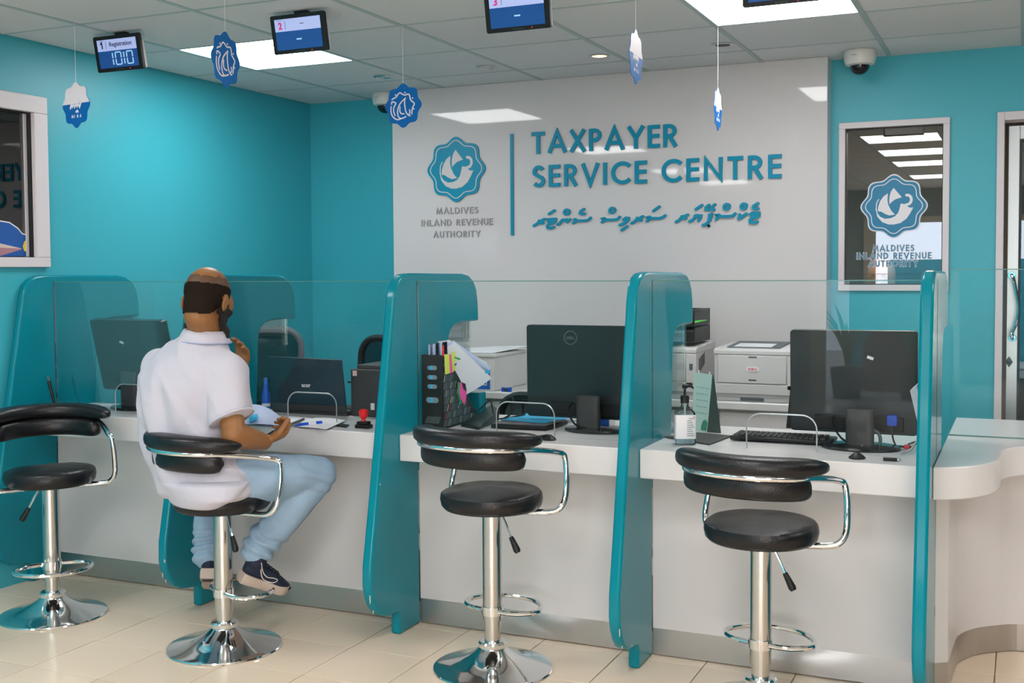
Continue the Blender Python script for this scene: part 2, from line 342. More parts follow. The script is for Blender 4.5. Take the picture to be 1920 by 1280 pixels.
# ------------------------------------------------------------------ setting
XL, XR, YREAR, ZC = -4.075, 3.4, -4.0, 2.42
YB, YP, YR = 5.99, 5.783, 5.906
def struct(o): o['kind'] = 'structure'; return o
fl = struct(MB().box(XL-.1, XR, YREAR, 9.5, -.08, -.004).build('floor', mat('floor_field', (.72, .60, .49), .25, spec=.4), smooth=False))
T = .3089
tm = MB().box(-T/2+.0018, T/2-.0018, -T/2+.0018, T/2-.0018, -.012, 0).build('tile', 'floor_tile', fl, bevel=.0012, local=True)
gx, gy = -3.168, 2.583
first = True
for j in range(-5, 7):
    for i in range(-3, 13):
        x, y = gx+T*(i+.5), gy+T*(j+.5)
        if x < XL+.0 or (y > 4.0 and x < -.3): continue
        o = tm if first else tm.copy()
        if not first: COL.objects.link(o)
        first = False; o.location = (x, y, random.uniform(-.0003, .0003))
MB().box(XL, .7, gy-5*T, 4.9, -.0039, -.0022).build('grout_bed', 'grout', fl, smooth=False)
# suspended ceiling: tiles lying in a tee grid, some cells hold light panels
ce = struct(MB().box(XL-.1, XR, YREAR, 6.1, ZC+.02, ZC+.10).build('ceiling', 'white_paint', smooth=False))
G = .602; cx0, cy0 = -3.63, 4.255
LIGHTS = {(0, 0), (4, 0), (0, -4), (4, -4), (4, -6), (4, -8), (0, -8), (8, -1), (8, -5), (8, -9), (0, -11), (4, -11)}
tm = MB().box(-G/2+.011, G/2-.011, -G/2+.011, G/2-.011, 0, .014).build('tile', 'ceiling_tile', ce, local=True, smooth=False)
first = True; lamps = []
for i in range(-1, 12):
    for j in range(-14, 3):
        x0, y0 = cx0+G*i, cy0+G*j
        xa, xb, ya, yb = max(x0, XL), min(x0+G, XR), y0, min(y0+G, YB)
        if xb-xa < .1 or yb-ya < .1 or yb < YREAR: continue
        if (i, j) in LIGHTS: lamps.append((xa, xb, ya, yb)); continue
        if xb-xa > G-.02 and yb-ya > G-.02:
            o = tm if first else tm.copy()
            if not first: COL.objects.link(o)
            first = False; o.location = (x0+G/2, y0+G/2, ZC)
        else:
            MB().box(xa+.008, xb-.002, ya+.011, yb-.002, ZC, ZC+.014).build('tile', 'ceiling_tile', ce, smooth=False)
for i in range(0, 12):
    x = cx0+G*i; MB().box(x-.012, x+.012, YREAR, YB, ZC-.003, ZC+.018).build('grid_bar', 'grid_metal', ce, smooth=False)
for j in range(-13, 3):
    y = cy0+G*j
    if y < YB: MB().box(XL, XR, y-.007, y+.007, ZC-.001, ZC+.0172).build('grid_bar', 'grid_metal', ce, smooth=False)
nm = {(0, 0): 'square ceiling light panel above the second divider, near the blue corner', (4, 0): 'square ceiling light panel partly behind the fourth number display'}
for k, (xa, xb, ya, yb) in enumerate(lamps):
    i, j = round((xa-cx0)/G), round((ya-cy0)/G)
    o = thing('ceiling_light', nm.get((i, j), 'square fluorescent ceiling panel over the waiting area, seen only in reflections'), 'light', ((xa+xb)/2, (ya+yb)/2, ZC), 0, 'square ceiling lights' if (i, j) in nm else 'ceiling lights over the waiting area')
    MB().box(xa+.013, xb-.013, ya+.010, yb-.010, ZC+.001, ZC+.008).build('diffuser', 'lamp_white', o, smooth=False)
    MB().box(xa+.013, xb-.013, ya+.010, yb-.010, ZC+.009, ZC+.017).build('housing', 'white_paint', o, smooth=False)
# walls
def wall_x(name, X0, X1, y0, y1, hole, material):
    b = MB(); ya, yb, za, zb = hole
    b.box(X0, X1, y0, ya, 0, ZC+.02).box(X0, X1, yb, y1, 0, ZC+.02).box(X0, X1, ya, yb, 0, za).box(X0, X1, ya, yb, zb, ZC+.02)
    return struct(b.build(name, material, smooth=False))
wl = wall_x('wall_left', XL-.05, XL, YREAR, YB+.1, (2.64, 3.868, 1.412, 2.168), 'teal_wall')
struct(MB().box(XL, -3.365, YB, YB+.1, 0, ZC+.02).build('wall_back', 'teal_wall', smooth=False))
b = MB()
for x0, x1, z0, z1 in ((-.90, -.832, 0, ZC+.02), (-.832, -.365, 0, 1.288), (-.832, -.365, 2.078, ZC+.02), (-.365, -.128, 0, ZC+.02), (-.128, .80, 2.11, ZC+.02), (.80, XR, 0, ZC+.02)):
    b.box(x0, x1, YR, YR+.1, z0, z1)
struct(b.build('wall_right', 'teal_wall', smooth=False))
mat('rear_wall', (.30, .42, .45), .6); OX0, OX1, OZ = -1.97, .35, 2.05
struct(MB().box(XL-.1, OX0, YREAR-.1, YREAR, 0, ZC+.1).box(OX1, XR+.1, YREAR-.1, YREAR, 0, ZC+.1).box(OX0, OX1, YREAR-.1, YREAR, OZ, ZC+.1).build('wall_rear', 'rear_wall', smooth=False))
struct(MB().box(OX0, OX0+.15, YREAR+.005, YREAR+.06, 0, OZ).box(OX0+.15, OX1, YREAR+.005, YREAR+.06, OZ-.08, OZ).box(OX1-.08, OX1, YREAR+.005, YREAR+.06, 0, OZ-.08).build('door_2', 'cream_column', smooth=False))
struct(MB().box(-6, 5, -12, YREAR-.1, -.1, -.01).build('ground_outside', mat('outside_paving', (.55, .52, .46), .8), smooth=False))
struct(MB().box(XR, XR+.1, YREAR, 6, 0, ZC+.1).build('wall_side', mat('side_wall', (.05, .06, .06), .8), smooth=False))
# office behind the wall with the window and the door
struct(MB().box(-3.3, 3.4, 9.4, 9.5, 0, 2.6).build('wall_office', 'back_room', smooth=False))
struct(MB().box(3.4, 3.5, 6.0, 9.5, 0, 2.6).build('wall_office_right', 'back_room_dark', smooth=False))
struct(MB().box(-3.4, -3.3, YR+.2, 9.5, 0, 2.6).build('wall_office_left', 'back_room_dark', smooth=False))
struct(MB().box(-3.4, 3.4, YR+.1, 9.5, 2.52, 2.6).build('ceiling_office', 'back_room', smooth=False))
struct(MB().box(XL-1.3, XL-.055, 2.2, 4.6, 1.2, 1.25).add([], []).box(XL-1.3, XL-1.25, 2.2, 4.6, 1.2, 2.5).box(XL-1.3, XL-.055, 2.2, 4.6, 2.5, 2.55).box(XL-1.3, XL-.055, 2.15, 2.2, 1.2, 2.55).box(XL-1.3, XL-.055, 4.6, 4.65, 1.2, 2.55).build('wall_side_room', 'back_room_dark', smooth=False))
# window_1 in the left wall, with the mural seen behind the glass
wn = struct(D.objects.new('window_1', None)); COL.objects.link(wn); wn.location = (XL, 3.25, 1.775)
def xframe(y0, y1, z0, z1, t, xa, xb):
    b = MB()
    b.box(xa, xb, y0, y1, z1-t, z1).box(xa, xb, y0, y1, z0, z0+t).box(xa, xb, y0, y0+t, z0+t, z1-t).box(xa, xb, y1-t, y1, z0+t, z1-t); return b
MB().box(XL-.004, XL+.02, 2.60, 3.874, 2.098, 2.174).box(XL-.004, XL+.02, 2.60, 3.874, 1.406, 1.450).box(XL-.004, XL+.02, 3.797, 3.874, 1.450, 2.098).box(XL-.004, XL+.02, 2.60, 2.67, 1.450, 2.098).build('window_frame', 'window_frame', wn, bevel=.003)
xframe(2.672, 3.7965, 1.446, 2.100, .008, XL-.018, XL-.004).build('window_gasket', 'gasket', wn, smooth=False)
xframe(2.684, 3.788, 1.436, 2.110, .016, XL-.034, XL-.019).build('window_sash', 'window_frame', wn, bevel=.001)
MB().box(XL-.028, XL-.024, 2.70, 3.774, 1.440, 2.10).build('window_pane', 'window_glass', wn, smooth=False)
mu = thing('window_decal', 'painted blue decal with a white wavy edge and yellow fish on the left window', 'decal', (XL-.02, 3.6, 1.5))
yz = lambda p, X=XL-.022: [tuple(at(a, b_, X=X).yz) for a, b_ in p]
X0_ = XL-.0236
for nm_, q, m_, k in (('backing', [(-60, 412), (0, 414), (18, 417), (34, 428), (42, 438), (52, 441), (52.5, 480), (-60, 481)], 'mural_blue', 0), ('pink_sand', [(-30, 452), (0, 457), (42, 467), (0, 480), (-30, 481)], 'mural_pink', 1), ('pale_sand', [(-30, 448), (0, 456), (42, 466), (0, 464), (-30, 462)], 'mural_sand', 2), ('fish', [(43, 462), (46, 452), (51, 450), (53, 460), (51, 470), (46, 471)], 'mural_yellow', 3), ('fish_fin', [(50, 451), (53, 449), (53, 458)], 'red_plastic', 4)):
    MB().prism(yz(q), 0, X0_, X0_+.0006+.0003*k).build(nm_, m_, mu, smooth=False)
MB().ribbon(yz([(-60, 412), (0, 414), (18, 417), (34, 428), (42, 438), (52, 441)]), .005, 0, X0_, X0_+.001, round_=False).build('wave_edge', 'sticker_white', mu, smooth=False)
# window_2 in the right wall
wn = struct(D.objects.new('window_2', None)); COL.objects.link(wn); wn.location = (-.6, YR, 1.69)
def yframe(x0, x1, z0, z1, t, ya, yb):
    b = MB(); b.box(x0, x1, ya, yb, z1-t, z1).box(x0, x1, ya, yb, z0, z0+t).box(x0, x0+t, ya, yb, z0+t, z1-t).box(x1-t, x1, ya, yb, z0+t, z1-t); return b
yframe(-.858, -.339, 1.266, 2.103, .030, YR-.02, YR+.04).build('window_frame', 'window_frame', wn, bevel=.002)
yframe(-.829, -.368, 1.295, 2.074, .005, YR-.0, YR+.05).build('window_gasket', 'gasket', wn, smooth=False)
MB().box(-.828, -.369, YR+.015, YR+.021, 1.296, 2.073).build('window_pane', 'window_glass', wn, smooth=False)
# door_1 at the right edge
dr = struct(D.objects.new('door_1', None)); COL.objects.link(dr); dr.location = (.3, YR, 0)
b = MB(); b.box(-.130, -.097, YR-.025, YR+.1, 0, 2.112).box(-.097, .78, YR-.025, YR+.1, 2.072, 2.112).box(.78, .82, YR-.025, YR+.1, 0, 2.112); b.build('door_frame', 'window_frame', dr, bevel=.002)
b = MB(); b.box(-.080, -.030, YR+.03, YR+.07, .02, 2.05).box(-.03, .70, YR+.03, YR+.07, 1.985, 2.05).box(-.03, .70, YR+.03, YR+.07, .02, .16).box(.70, .77, YR+.03, YR+.07, .02, 2.05); b.build('door_leaf', 'aluminium', dr, bevel=.002)
yframe(-.032, .70, .16, 1.985, .012, YR+.028, YR+.072).build('door_gasket', 'gasket', dr, smooth=False)
MB().box(-.022, .69, YR+.047, YR+.053, .17, 1.975).build('door_pane', 'door_glass', dr, smooth=False)
hp = [at(*p, Y=YR-.03) for p in [(1897, 516), (1901, 527), (1907, 560), (1909, 580), (1905, 605), (1897, 625), (1898, 634)]]
hp = [hp[0]+Vector((0, .055, 0))]+hp+[hp[-1]+Vector((0, .055, 0))]
MB().tube(spline(hp, 5), .0085, 10).build('door_handle', 'chrome', dr)
for p in (hp[0], hp[-1]): MB().lathe([(.0, -.006), (.017, -.006), (.019, 0), (.017, .006), (0, .006)], (0, 0, 0), 20, Matrix.Translation((p.x, YR+.026, p.z)) @ Matrix.Rotation(PI/2, 4, 'X')).build('handle_rose', 'chrome', dr)
lk = at(1892, 678, Y=YR+.03); MB().prism([(lk.x-.017, lk.z), (lk.x, lk.z-.027), (lk.x+.017, lk.z), (lk.x, lk.z+.027)], 1, YR+.024, YR+.031).ball((lk.x, YR+.024, lk.z), .008).build('lock_plate', 'printer_dark', dr, bevel=.001)
# ------------------------------------------------------------------ sign board
sg = thing('sign_board', 'tall glossy white wall panel with raised blue TAXPAYER SERVICE CENTRE lettering', 'sign', (-2.13, YP, 1.2))
MB().box(-3.366, -.898, YP, YB+.09, .0, ZC-.001).build('board', 'white_acrylic', sg, bevel=.002)
lettering('TAXPAYER', -2.481, -1.657, 2.016, .118, YP-.013, YP-.0005, .175, 'sign_teal', sg, gap=.16)
lettering('SERVICE', -2.476, -1.822, 1.833, .118, YP-.013, YP-.0005, .175, 'sign_teal', sg, gap=.19)
lettering('CENTRE', -1.742, -1.119, 1.833, .118, YP-.013, YP-.0005, .175, 'sign_teal', sg, gap=.19)
lettering('MALDIVES', -3.079, -2.813, 1.702, .036, YP-.006, YP-.0005, .16, 'sign_grey', sg, gap=.2)
lettering('INLAND REVENUE', -3.178, -2.722, 1.635, .036, YP-.006, YP-.0005, .16, 'sign_grey', sg, gap=.2)
lettering('AUTHORITY', -3.10, -2.80, 1.568, .036, YP-.006, YP-.0005, .16, 'sign_grey', sg, gap=.2)
MB().box(-2.611, -2.593, YP-.010, YP-.0005, 1.573, 2.133).build('divider_bar', 'sign_teal', sg, bevel=.001)
for k, q in enumerate(THAANA): MB().ribbon(q, .0145, 1, YP-.011-1.5e-4*k, YP-.0005).build('letter', 'sign_teal', sg, smooth=False)
def wavy(R, n=96, a=.066): return [((1-a+a*math.cos(8*t))*R*math.sin(t), (1-a+a*math.cos(8*t))*R*math.cos(t)) for t in [2*PI*i/n for i in range(n)]]
def emblem(parent, cx, cz, R, y, base, mark, th=.006):
    pl = lambda P, k=1: [(cx+a*R*k, cz+b_*R*k) for a, b_ in P]
    MB().prism(pl(wavy(1)), 1, y-th, y).build('emblem_plate', base, parent, smooth=False)
    f0, f1 = y-th-.0016, y-th+.0002
    MB().ribbon(pl(wavy(.885)), R*.026, 1, f0, f1, closed=True).build('emblem_ring', mark, parent, smooth=False)
    for k, n_ in (('sail', 'emblem_sail'), ('main', 'emblem_sail'), ('hull', 'emblem_hull')): MB().prism(pl(EMB[k]), 1, f0, f1).build(n_, mark, parent, smooth=False)
    MB().ribbon(pl(spline([Vector((*p, 0)).xy for p in EMB['curl']], 4)), R*.085, 1, f0-.0004, f1).build('emblem_crest', mark, parent, smooth=False)
emblem(sg, -2.948, 1.952, .184, YP-.0005, 'sign_teal', 'white_acrylic', .010)
# window sticker
st = thing('window_sticker', 'blue wavy round emblem sticker with lettering on the right-hand window', 'sticker', (-.597, YR+.013, 1.68))
MB().prism([(-.597+a*.159, 1.683+b_*.159) for a, b_ in wavy(1)], 1, YR+.0128, YR+.0148).build('sticker_border', 'sticker_white', st, smooth=False)
emblem(st, -.597, 1.683, .152, YR+.0126, 'emblem_blue', 'sticker_white', .002)
for t_, a, b_, z in (('MALDIVES', -.695, -.500, 1.462), ('INLAND REVENUE', -.772, -.420, 1.424), ('AUTHORITY', -.715, -.482, 1.386)):
    lettering(t_, a, b_, z, .030, YR+.0105, YR+.012, .15, 'emblem_blue', st, gap=.26, outline='sticker_white')
# ------------------------------------------------------------------ counter
XF = [-4.035, -3.095, -2.148, -1.201, -.254]      # right faces of the five dividers
TH = .040
ct = thing('service_counter', 'long white service counter with brushed steel kick plate and curved right end', 'counter', (-2.1, 3.87, 0))
for i in range(4):
    x0, x1 = XF[i]+.0006, XF[i+1]-TH-.0006
    yb = 4.10 if i == 0 else 4.40
    MB().prism([(3.717, .662), (3.717, .763), (yb, .763), (yb, .735), (3.84, .735), (3.84, .662)], 0, x0, x1).build('countertop', 'white_worktop', ct, bevel=.004)
    MB().box(x0, x1, 3.870, 3.90, .099, .668).build('front_panel', 'white_laminate', ct, smooth=False)
    MB().box(x0, x1, 3.8715, 3.90, .004, .0985).build('kick_plate', 'brushed_steel', ct, smooth=False)
def plan(b, path, back, z0, z1):
    b.prism(path+back, 2, z0, z1); return b
edge = spline([(-.2535, 3.717), (-.20, 3.742), (-.135, 3.80), (-.085, 3.90), (-.068, 4.02), (-.066, 4.13), (-.045, 4.21), (.01, 4.28), (.12, 4.335), (.4, 4.39), (1.5, 4.42)], 6)
plan(MB(), [(p.x, p.y) for p in edge], [(1.5, 5.0), (-.2535, 5.0)], .661, .763).build('countertop', 'white_worktop', ct, bevel=.004)
pth = [Vector((-.2535, 3.872)), Vector((-.216, 3.900))]+spline([(-.213, 3.92), (-.206, 4.10), (-.195, 4.21), (-.150, 4.305), (-.083, 4.37), (.011, 4.423), (.3, 4.455), (1.5, 4.47)], 7)
def skin_wall(path, t, z0, z1):
    b = MB(); L = [Vector((p.x, p.y)) for p in path]; Q = []
    for i, p in enumerate(L):
        a = L[max(0, i-1)]; c = L[min(len(L)-1, i+1)]; d = (c-a).normalized(); q = p+Vector((-d.y, d.x))*t; q.x = max(q.x, -.2535); Q.append(q)
    for i in range(len(L)-1): b.prism([L[i], L[i+1], Q[i+1], Q[i]], 2, z0, z1)
    bm = None
    return b
skin_wall(pth, .02, .10, .661).build('front_panel', 'white_laminate', ct, ang=50)
skin_wall([p+Vector((.0, .002)) for p in pth], .02, .003, .0995).build('kick_plate', 'brushed_steel', ct, ang=50)
# ------------------------------------------------------------------ dividers and glass
PROF = [(3.708, 0), (3.708, .07), (3.700, .083), (3.685, .088), (3.64, .092), (3.60, .100), (3.562, .120), (3.530, .155), (3.512, .195), (3.503, .235), (3.506, .31), (3.545, .50), (3.612, .85), (3.678, 1.20), (3.692, 1.28), (3.708, 1.325), (3.735, 1.352), (3.77, 1.366), (3.82, 1.371), (4.27, 1.366), (4.325, 1.358), (4.368, 1.335), (4.395, 1.30), (4.408, 1.25), (4.415, 1.163), (4.24, 1.161), (4.185, 1.153), (4.150, 1.133), (4.133, 1.10), (4.127, 1.05), (4.112, .80), (4.108, .735), (4.108, .60), (3.8695, .60), (3.8695, 0)]
where = ['against the left wall, behind the empty stool', 'just behind the seated man', 'in the middle, left of the black file box', 'between the two right-hand bays, beside the sanitiser', 'at the right end of the counter']
for i, X in enumerate(XF):
    o = thing('booth_divider', 'glossy teal privacy divider '+where[i], 'divider', (X-TH/2, 3.708, 0), 0, 'teal dividers along the counter')
    MB().prism(PROF, 0, X-(TH if i else .035), X).build('panel', 'teal_lacquer', o, bevel=.009)
    MB().box(X-.002, X+.0006, 3.8655, 3.8705, .766, 1.34).build('seam', 'gasket', o, smooth=False)
    if i > 0: MB().box(X-.024, X-.016, 4.05, 4.366, .7635, 1.30).build('side_glass', 'side_glass', o, smooth=False)
mat('chip_white', (.75, .72, .66), .8)
for i, pts in ((1, [(309, 1052, 4, 7), (305, 1078, 3, 9), (311, 1089, 3, 6)]), (2, [(694, 1124, 2.5, 14), (700, 1147, 3, 5), (713, 908, 2, 3)]), (3, [(1162, 1186, 2.5, 12), (1167, 1213, 3, 4), (1185, 1210, 3, 3)])):
    o = [q for q in D.objects if q.name.startswith('booth_divider')][i]
    for a, b_, w_, h_2 in pts:
        k = at(a, b_, X=XF[i]+.0004); q = w_/520; r_ = h_2/520
        MB().prism([(k.y-q*.5, k.z+r_*.6), (k.y+q*.3, k.z+r_*.5), (k.y+q*.6, k.z-r_*.2), (k.y+q*.1, k.z-r_*.6), (k.y-q*.3, k.z-r_*.3)], 0, XF[i]-.001, XF[i]+.0007).build('paint_chip', 'chip_white', o, smooth=False)
def arch_pane(x0, x1, z0, z1, ax, aw=.236, ah=.122, r=.048):
    a, b_ = ax-aw/2, ax+aw/2; zt = z0+ah
    hole = [(a, z0)]+[(a+r-r*math.cos(t), zt-r+r*math.sin(t)) for t in [PI/2*k/6 for k in range(7)]]+[(b_-r+r*math.sin(t), zt-r+r*math.cos(t)) for t in [PI/2*k/6 for k in range(7)]]+[(b_, z0)]
    return [(x0, z0)]+hole+[(x1, z0), (x1, z1), (x0, z1)], hole
side = ['the first bay, behind the empty left stool', 'the second bay, in front of the laptop', 'the third bay, in front of the file box', 'the fourth bay, in front of the sanitiser']
for i in range(4):
    x0, x1 = XF[i]+.002, XF[i+1]-TH-.002; axx = (x0+x1)/2+(.0 if i else .02)
    poly, hole = arch_pane(x0, x1, .7645, 1.339, axx)
    o = thing('glass_screen', 'clear arched-slot glass screen across '+side[i], 'screen', ((x0+x1)/2, 3.868, .764), 0, 'glass screens on the counter')
    MB().prism(poly, 1, 3.8652, 3.8708).build('pane', 'screen_glass', o, smooth=False)
    MB().tube([(x, 3.868, z) for x, z in hole], .0026, 6).build('slot_edge', 'edge_steel' if False else 'aluminium', o)
    MB().box(x0, x1, 3.8655, 3.8705, 1.3375, 1.3405).build('top_edge', 'edge_green', o, smooth=False)
o = thing('glass_screen', 'clear glass screen on the curved counter end, in front of the door', 'screen', (.4, 4.453, .764), 0, 'glass screens on the counter')
MB().box(-.25, 1.3, 4.450, 4.456, .7645, 1.372).build('pane', 'screen_glass', o, smooth=False)
MB().box(-.25, 1.3, 4.4505, 4.4555, 1.370, 1.3735).build('top_edge', 'edge_green', o, smooth=False)
MB().box(-.25, 1.3, 4.4490, 4.457, .7632, .767).build('bottom_edge', 'edge_green', o, smooth=False)
# ------------------------------------------------------------------ bar stools
def make_stool(label):
    t = thing('bar_stool', label, 'stool', (0, 0, 0), 0, 'black bar stools at the counter')
    MB().lathe([(0, 0), (.206, 0), (.209, .003), (.207, .008), (.185, .014), (.15, .022), (.115, .033), (.085, .047), (.062, .062), (.047, .076), (0, .077)], seg=64).build('base', 'chrome', t, local=True, ang=40)
    MB().lathe([(0, .074), (.046, .074), (.050, .079), (.050, .092), (.045, .098), (.030, .1), (0, .1)], seg=40).build('collar', 'chrome', t, local=True)
    MB().lathe([(0, .09), (.0285, .09), (.0285, .50), (0, .50)], seg=32).build('inner_column', 'satin_chrome', t, local=True)
    MB().lathe([(0, .172), (.0335, .172), (.0335, .559), (0, .559)], seg=36).build('outer_column', 'satin_chrome', t, local=True)
    ring = spline([(-.034, -.012, 0), (-.10, .0, .0), (-.145, .055, 0), (-.12, .125, 0), (-.05, .175, 0), (.05, .175, 0), (.12, .125, 0), (.145, .055, 0), (.10, .0, 0), (.034, -.012, 0)], 5)
    f = MB().tube([p+Vector((0, 0, .205)) for p in ring], .0085, 10).build('footrest', 'chrome', t, local=True)
    MB().lathe([(.033, .190), (.0375, .190), (.0375, .220), (.033, .220)], seg=32, ring=True).build('footrest_clamp', 'chrome', f, local=True)
    b = MB().lathe([(0, .560), (.13, .560), (.163, .563), (.173, .574), (.177, .596), (.174, .614), (.166, .624), (.14, .629), (.08, .634), (0, .637)], seg=48)
    for v in b.v:
        if v.z > .618: v.z += .004*noise.noise(v*14)-.010*max(0, (-v.y))/.17
        v.x += .004*noise.noise(v*9+Vector((3, 1, 2))); v.y += .004*noise.noise(v*9)
    b.build('seat', 'black_leather', t, local=True, ang=60)
    half = [(.10, .03, .553), (.185, .06, .556), (.222, .075, .566), (.238, .092, .598), (.236, .108, .66), (.230, .114, .722), (.224, .110, .748), (.216, .085, .758), (.212, .02, .772), (.200, -.08, .788), (.178, -.170, .797), (.10, -.233, .80)]
    path = spline([(x, y, z) for x, y, z in half]+[(0, -.252, .801)]+[(-x, y, z) for x, y, z in half[::-1]], 4)
    MB().tube(path, .0105, 12).build('arm_frame', 'chrome', t, local=True)
    def pad(name, r, z, hr, hz, a, drop):
        rings = []
        for k in range(33):
            u = -1+2*k/32; ang = math.radians(a)*u; e = max(.16, (1-abs(u)**(5 if name == 'backrest' else 14))**.5)
            c = Vector((r*math.sin(ang), -r*math.cos(ang), z-drop*u*u)); n = Vector((math.sin(ang), -math.cos(ang), 0))
            rings.append([c+n*hr*e*math.copysign(abs(math.cos(q))**.75, math.cos(q))+Vector((0, 0, hz*e*math.copysign(abs(math.sin(q))**.75, math.sin(q)))) for q in [2*PI*j/16 for j in range(16)]])
        MB().loft(rings).build(name, 'black_leather', t, local=True, ang=60)
    pad('backrest', .228, .831, .044, .030, 81, .012)
    pad('back_cushion', .214, .766, .030, .038, 66, .008)
    l = MB().tube([(.030, .0, .562), (.058, -.002, .515), (.085, -.003, .463)], .0045, 8).build('lever', 'chrome', t, local=True)
    MB().tube([(.080, -.003, .470), (.088, -.003, .457), (.105, -.004, .428), (.110, -.004, .420)], [.008, .0095, .0125, .009], 12).build('lever_grip', 'black_plastic', l, local=True)
    return t
def raise_stool(t, dz):
    for c in t.children:
        if c.name.split('.')[0] in ('seat', 'arm_frame', 'backrest', 'back_cushion', 'lever', 'outer_column'): c.location.z += dz
st3 = make_stool('empty black bar stool in front of the third bay, with the file box behind it')
st3.location = (-1.67, 3.521, 0); st3.rotation_euler.z = math.radians(-9)
st4 = dup(st3, (-.745, 3.536, 0), math.radians(-12), 'empty black bar stool in front of the fourth bay, below the sanitiser bottle')
st2 = dup(st3, (-2.675, 3.334, 0), math.radians(-25), 'black bar stool that the man in the white polo shirt sits on')
st1 = dup(st3, (-3.567, 3.377, 0), math.radians(230), 'empty black bar stool turned towards the room beside the left wall')
raise_stool(st4, -.030); raise_stool(st2, -.045); raise_stool(st1, -.027)
# ------------------------------------------------------------------ ceiling devices
def number_display(x, n, title, label):
    Y, Z = 3.835, 2.330
    t = thing('number_display', label, 'screen', (x, Y, Z), 0, 'queue number displays under the ceiling')
    M = Matrix.Translation((x, Y, Z)) @ Matrix.Rotation(math.radians(11), 4, 'X')
    W, H = .256, .152
    MB().prism(rrect(-W/2, W/2, -H/2, H/2, .008), 1, -.010, .006, M).build('bezel', 'black_plastic', t, bevel=.001)
    MB().prism(rrect(-W/2+.01, W/2-.004, -H/2+.004, H/2-.03, .006), 1, .0065, .022, M).build('rear_cover', 'printer_grey', t)
    MB().prism(rrect(-.05, .05, .01, H/2-.005, .004), 1, .006, .040, M).box(-.03, .03, .020, .045, .05, .092, M).build('ceiling_mount', 'black_plastic', t)
    MB().box(-.108, .108, -.0112, -.0098, .012, .060, M).build('screen_header', 'screen_pale', t, smooth=False)
    MB().box(-.108, .108, -.0112, -.0098, -.060, .012, M).build('screen_body', 'screen_blue', t, smooth=False)
    RM = Matrix.Rotation(PI/2, 4, 'X')
    y = -.0118
    if n == '1': MB().ribbon([(-.090, .042), (-.081, .049), (-.081, .022)], .0062, 1, y-.0003, y+.0003, round_=False).xf(M).build('digit', 'screen_ink', t, smooth=False)
    else: textmesh(n, .036, 'digit', 'screen_pink', t, M @ Matrix.Translation((-.082, y, .022)) @ RM, .0003, .0012)
    MB().box(-.059, -.0575, y-.0003, y+.0003, .02, .052, M).build('rule', 'screen_ink', t, smooth=False)
    MB().box(-.095, -.072, y-.0003, y+.0003, .0545, .0558, M).build('caption', 'screen_ink', t, smooth=False)
    if title: textmesh(title, .026, 'title', 'screen_ink', t, M @ Matrix.Translation((.022, y, .030)) @ RM, .0003, .0003)
    else: MB().box(.012, .03, y-.0003, y+.0003, .036, .0385, M).build('title', 'screen_ink', t, smooth=False)
    if title:
        seg = {'1': 'A', '0': 'B'}; xx = -.030
        for c in '1010':
            b = MB()
            vb = lambda px_, z0, z1: b.box(px_-.003, px_+.003, y-.0003, y+.0003, z0, z1, M)
            if c == '1':
                vb(xx, -.020, .003); vb(xx, -.047, -.024); xx += .016
            else:
                for px_ in (xx, xx+.031): vb(px_, -.020, .003); vb(px_, -.047, -.024)
                b.box(xx+.001, xx+.030, y-.0003, y+.0003, .001, .0065, M); b.box(xx+.001, xx+.030, y-.0003, y+.0003, -.0505, -.045, M); xx += .047
            b.build('digit', 'screen_digit', t, smooth=False)
    else: MB().box(-.011, .013, y-.0003, y+.0003, -.0245, -.019, M).build('digit', 'screen_digit', t, smooth=False)
    MB().ball((.055, -.0105, -.068), .0018, M=None, seg=8, rng=6).xf(M).build('status_light', mat('led_red', (1, .02, .05), .4, emit=2), t)
    MB().box(-.022, .022, -.0106, -.0099, -.0705, -.0668, M).build('maker_mark', 'dark_green_board', t, smooth=False)
for x, n, ti, lb in ((-3.588, '1', 'Registration', 'small ceiling display reading 1 Registration and 1010'), (-2.652, '2', '', 'small ceiling display numbered 2 in pink'), (-1.700, '3', '', 'small ceiling display numbered 3, cut by the picture edge'), (-.748, '4', '', 'small ceiling display in front of the bright light panel, mostly above the picture')):
    number_display(x, n, ti, lb)
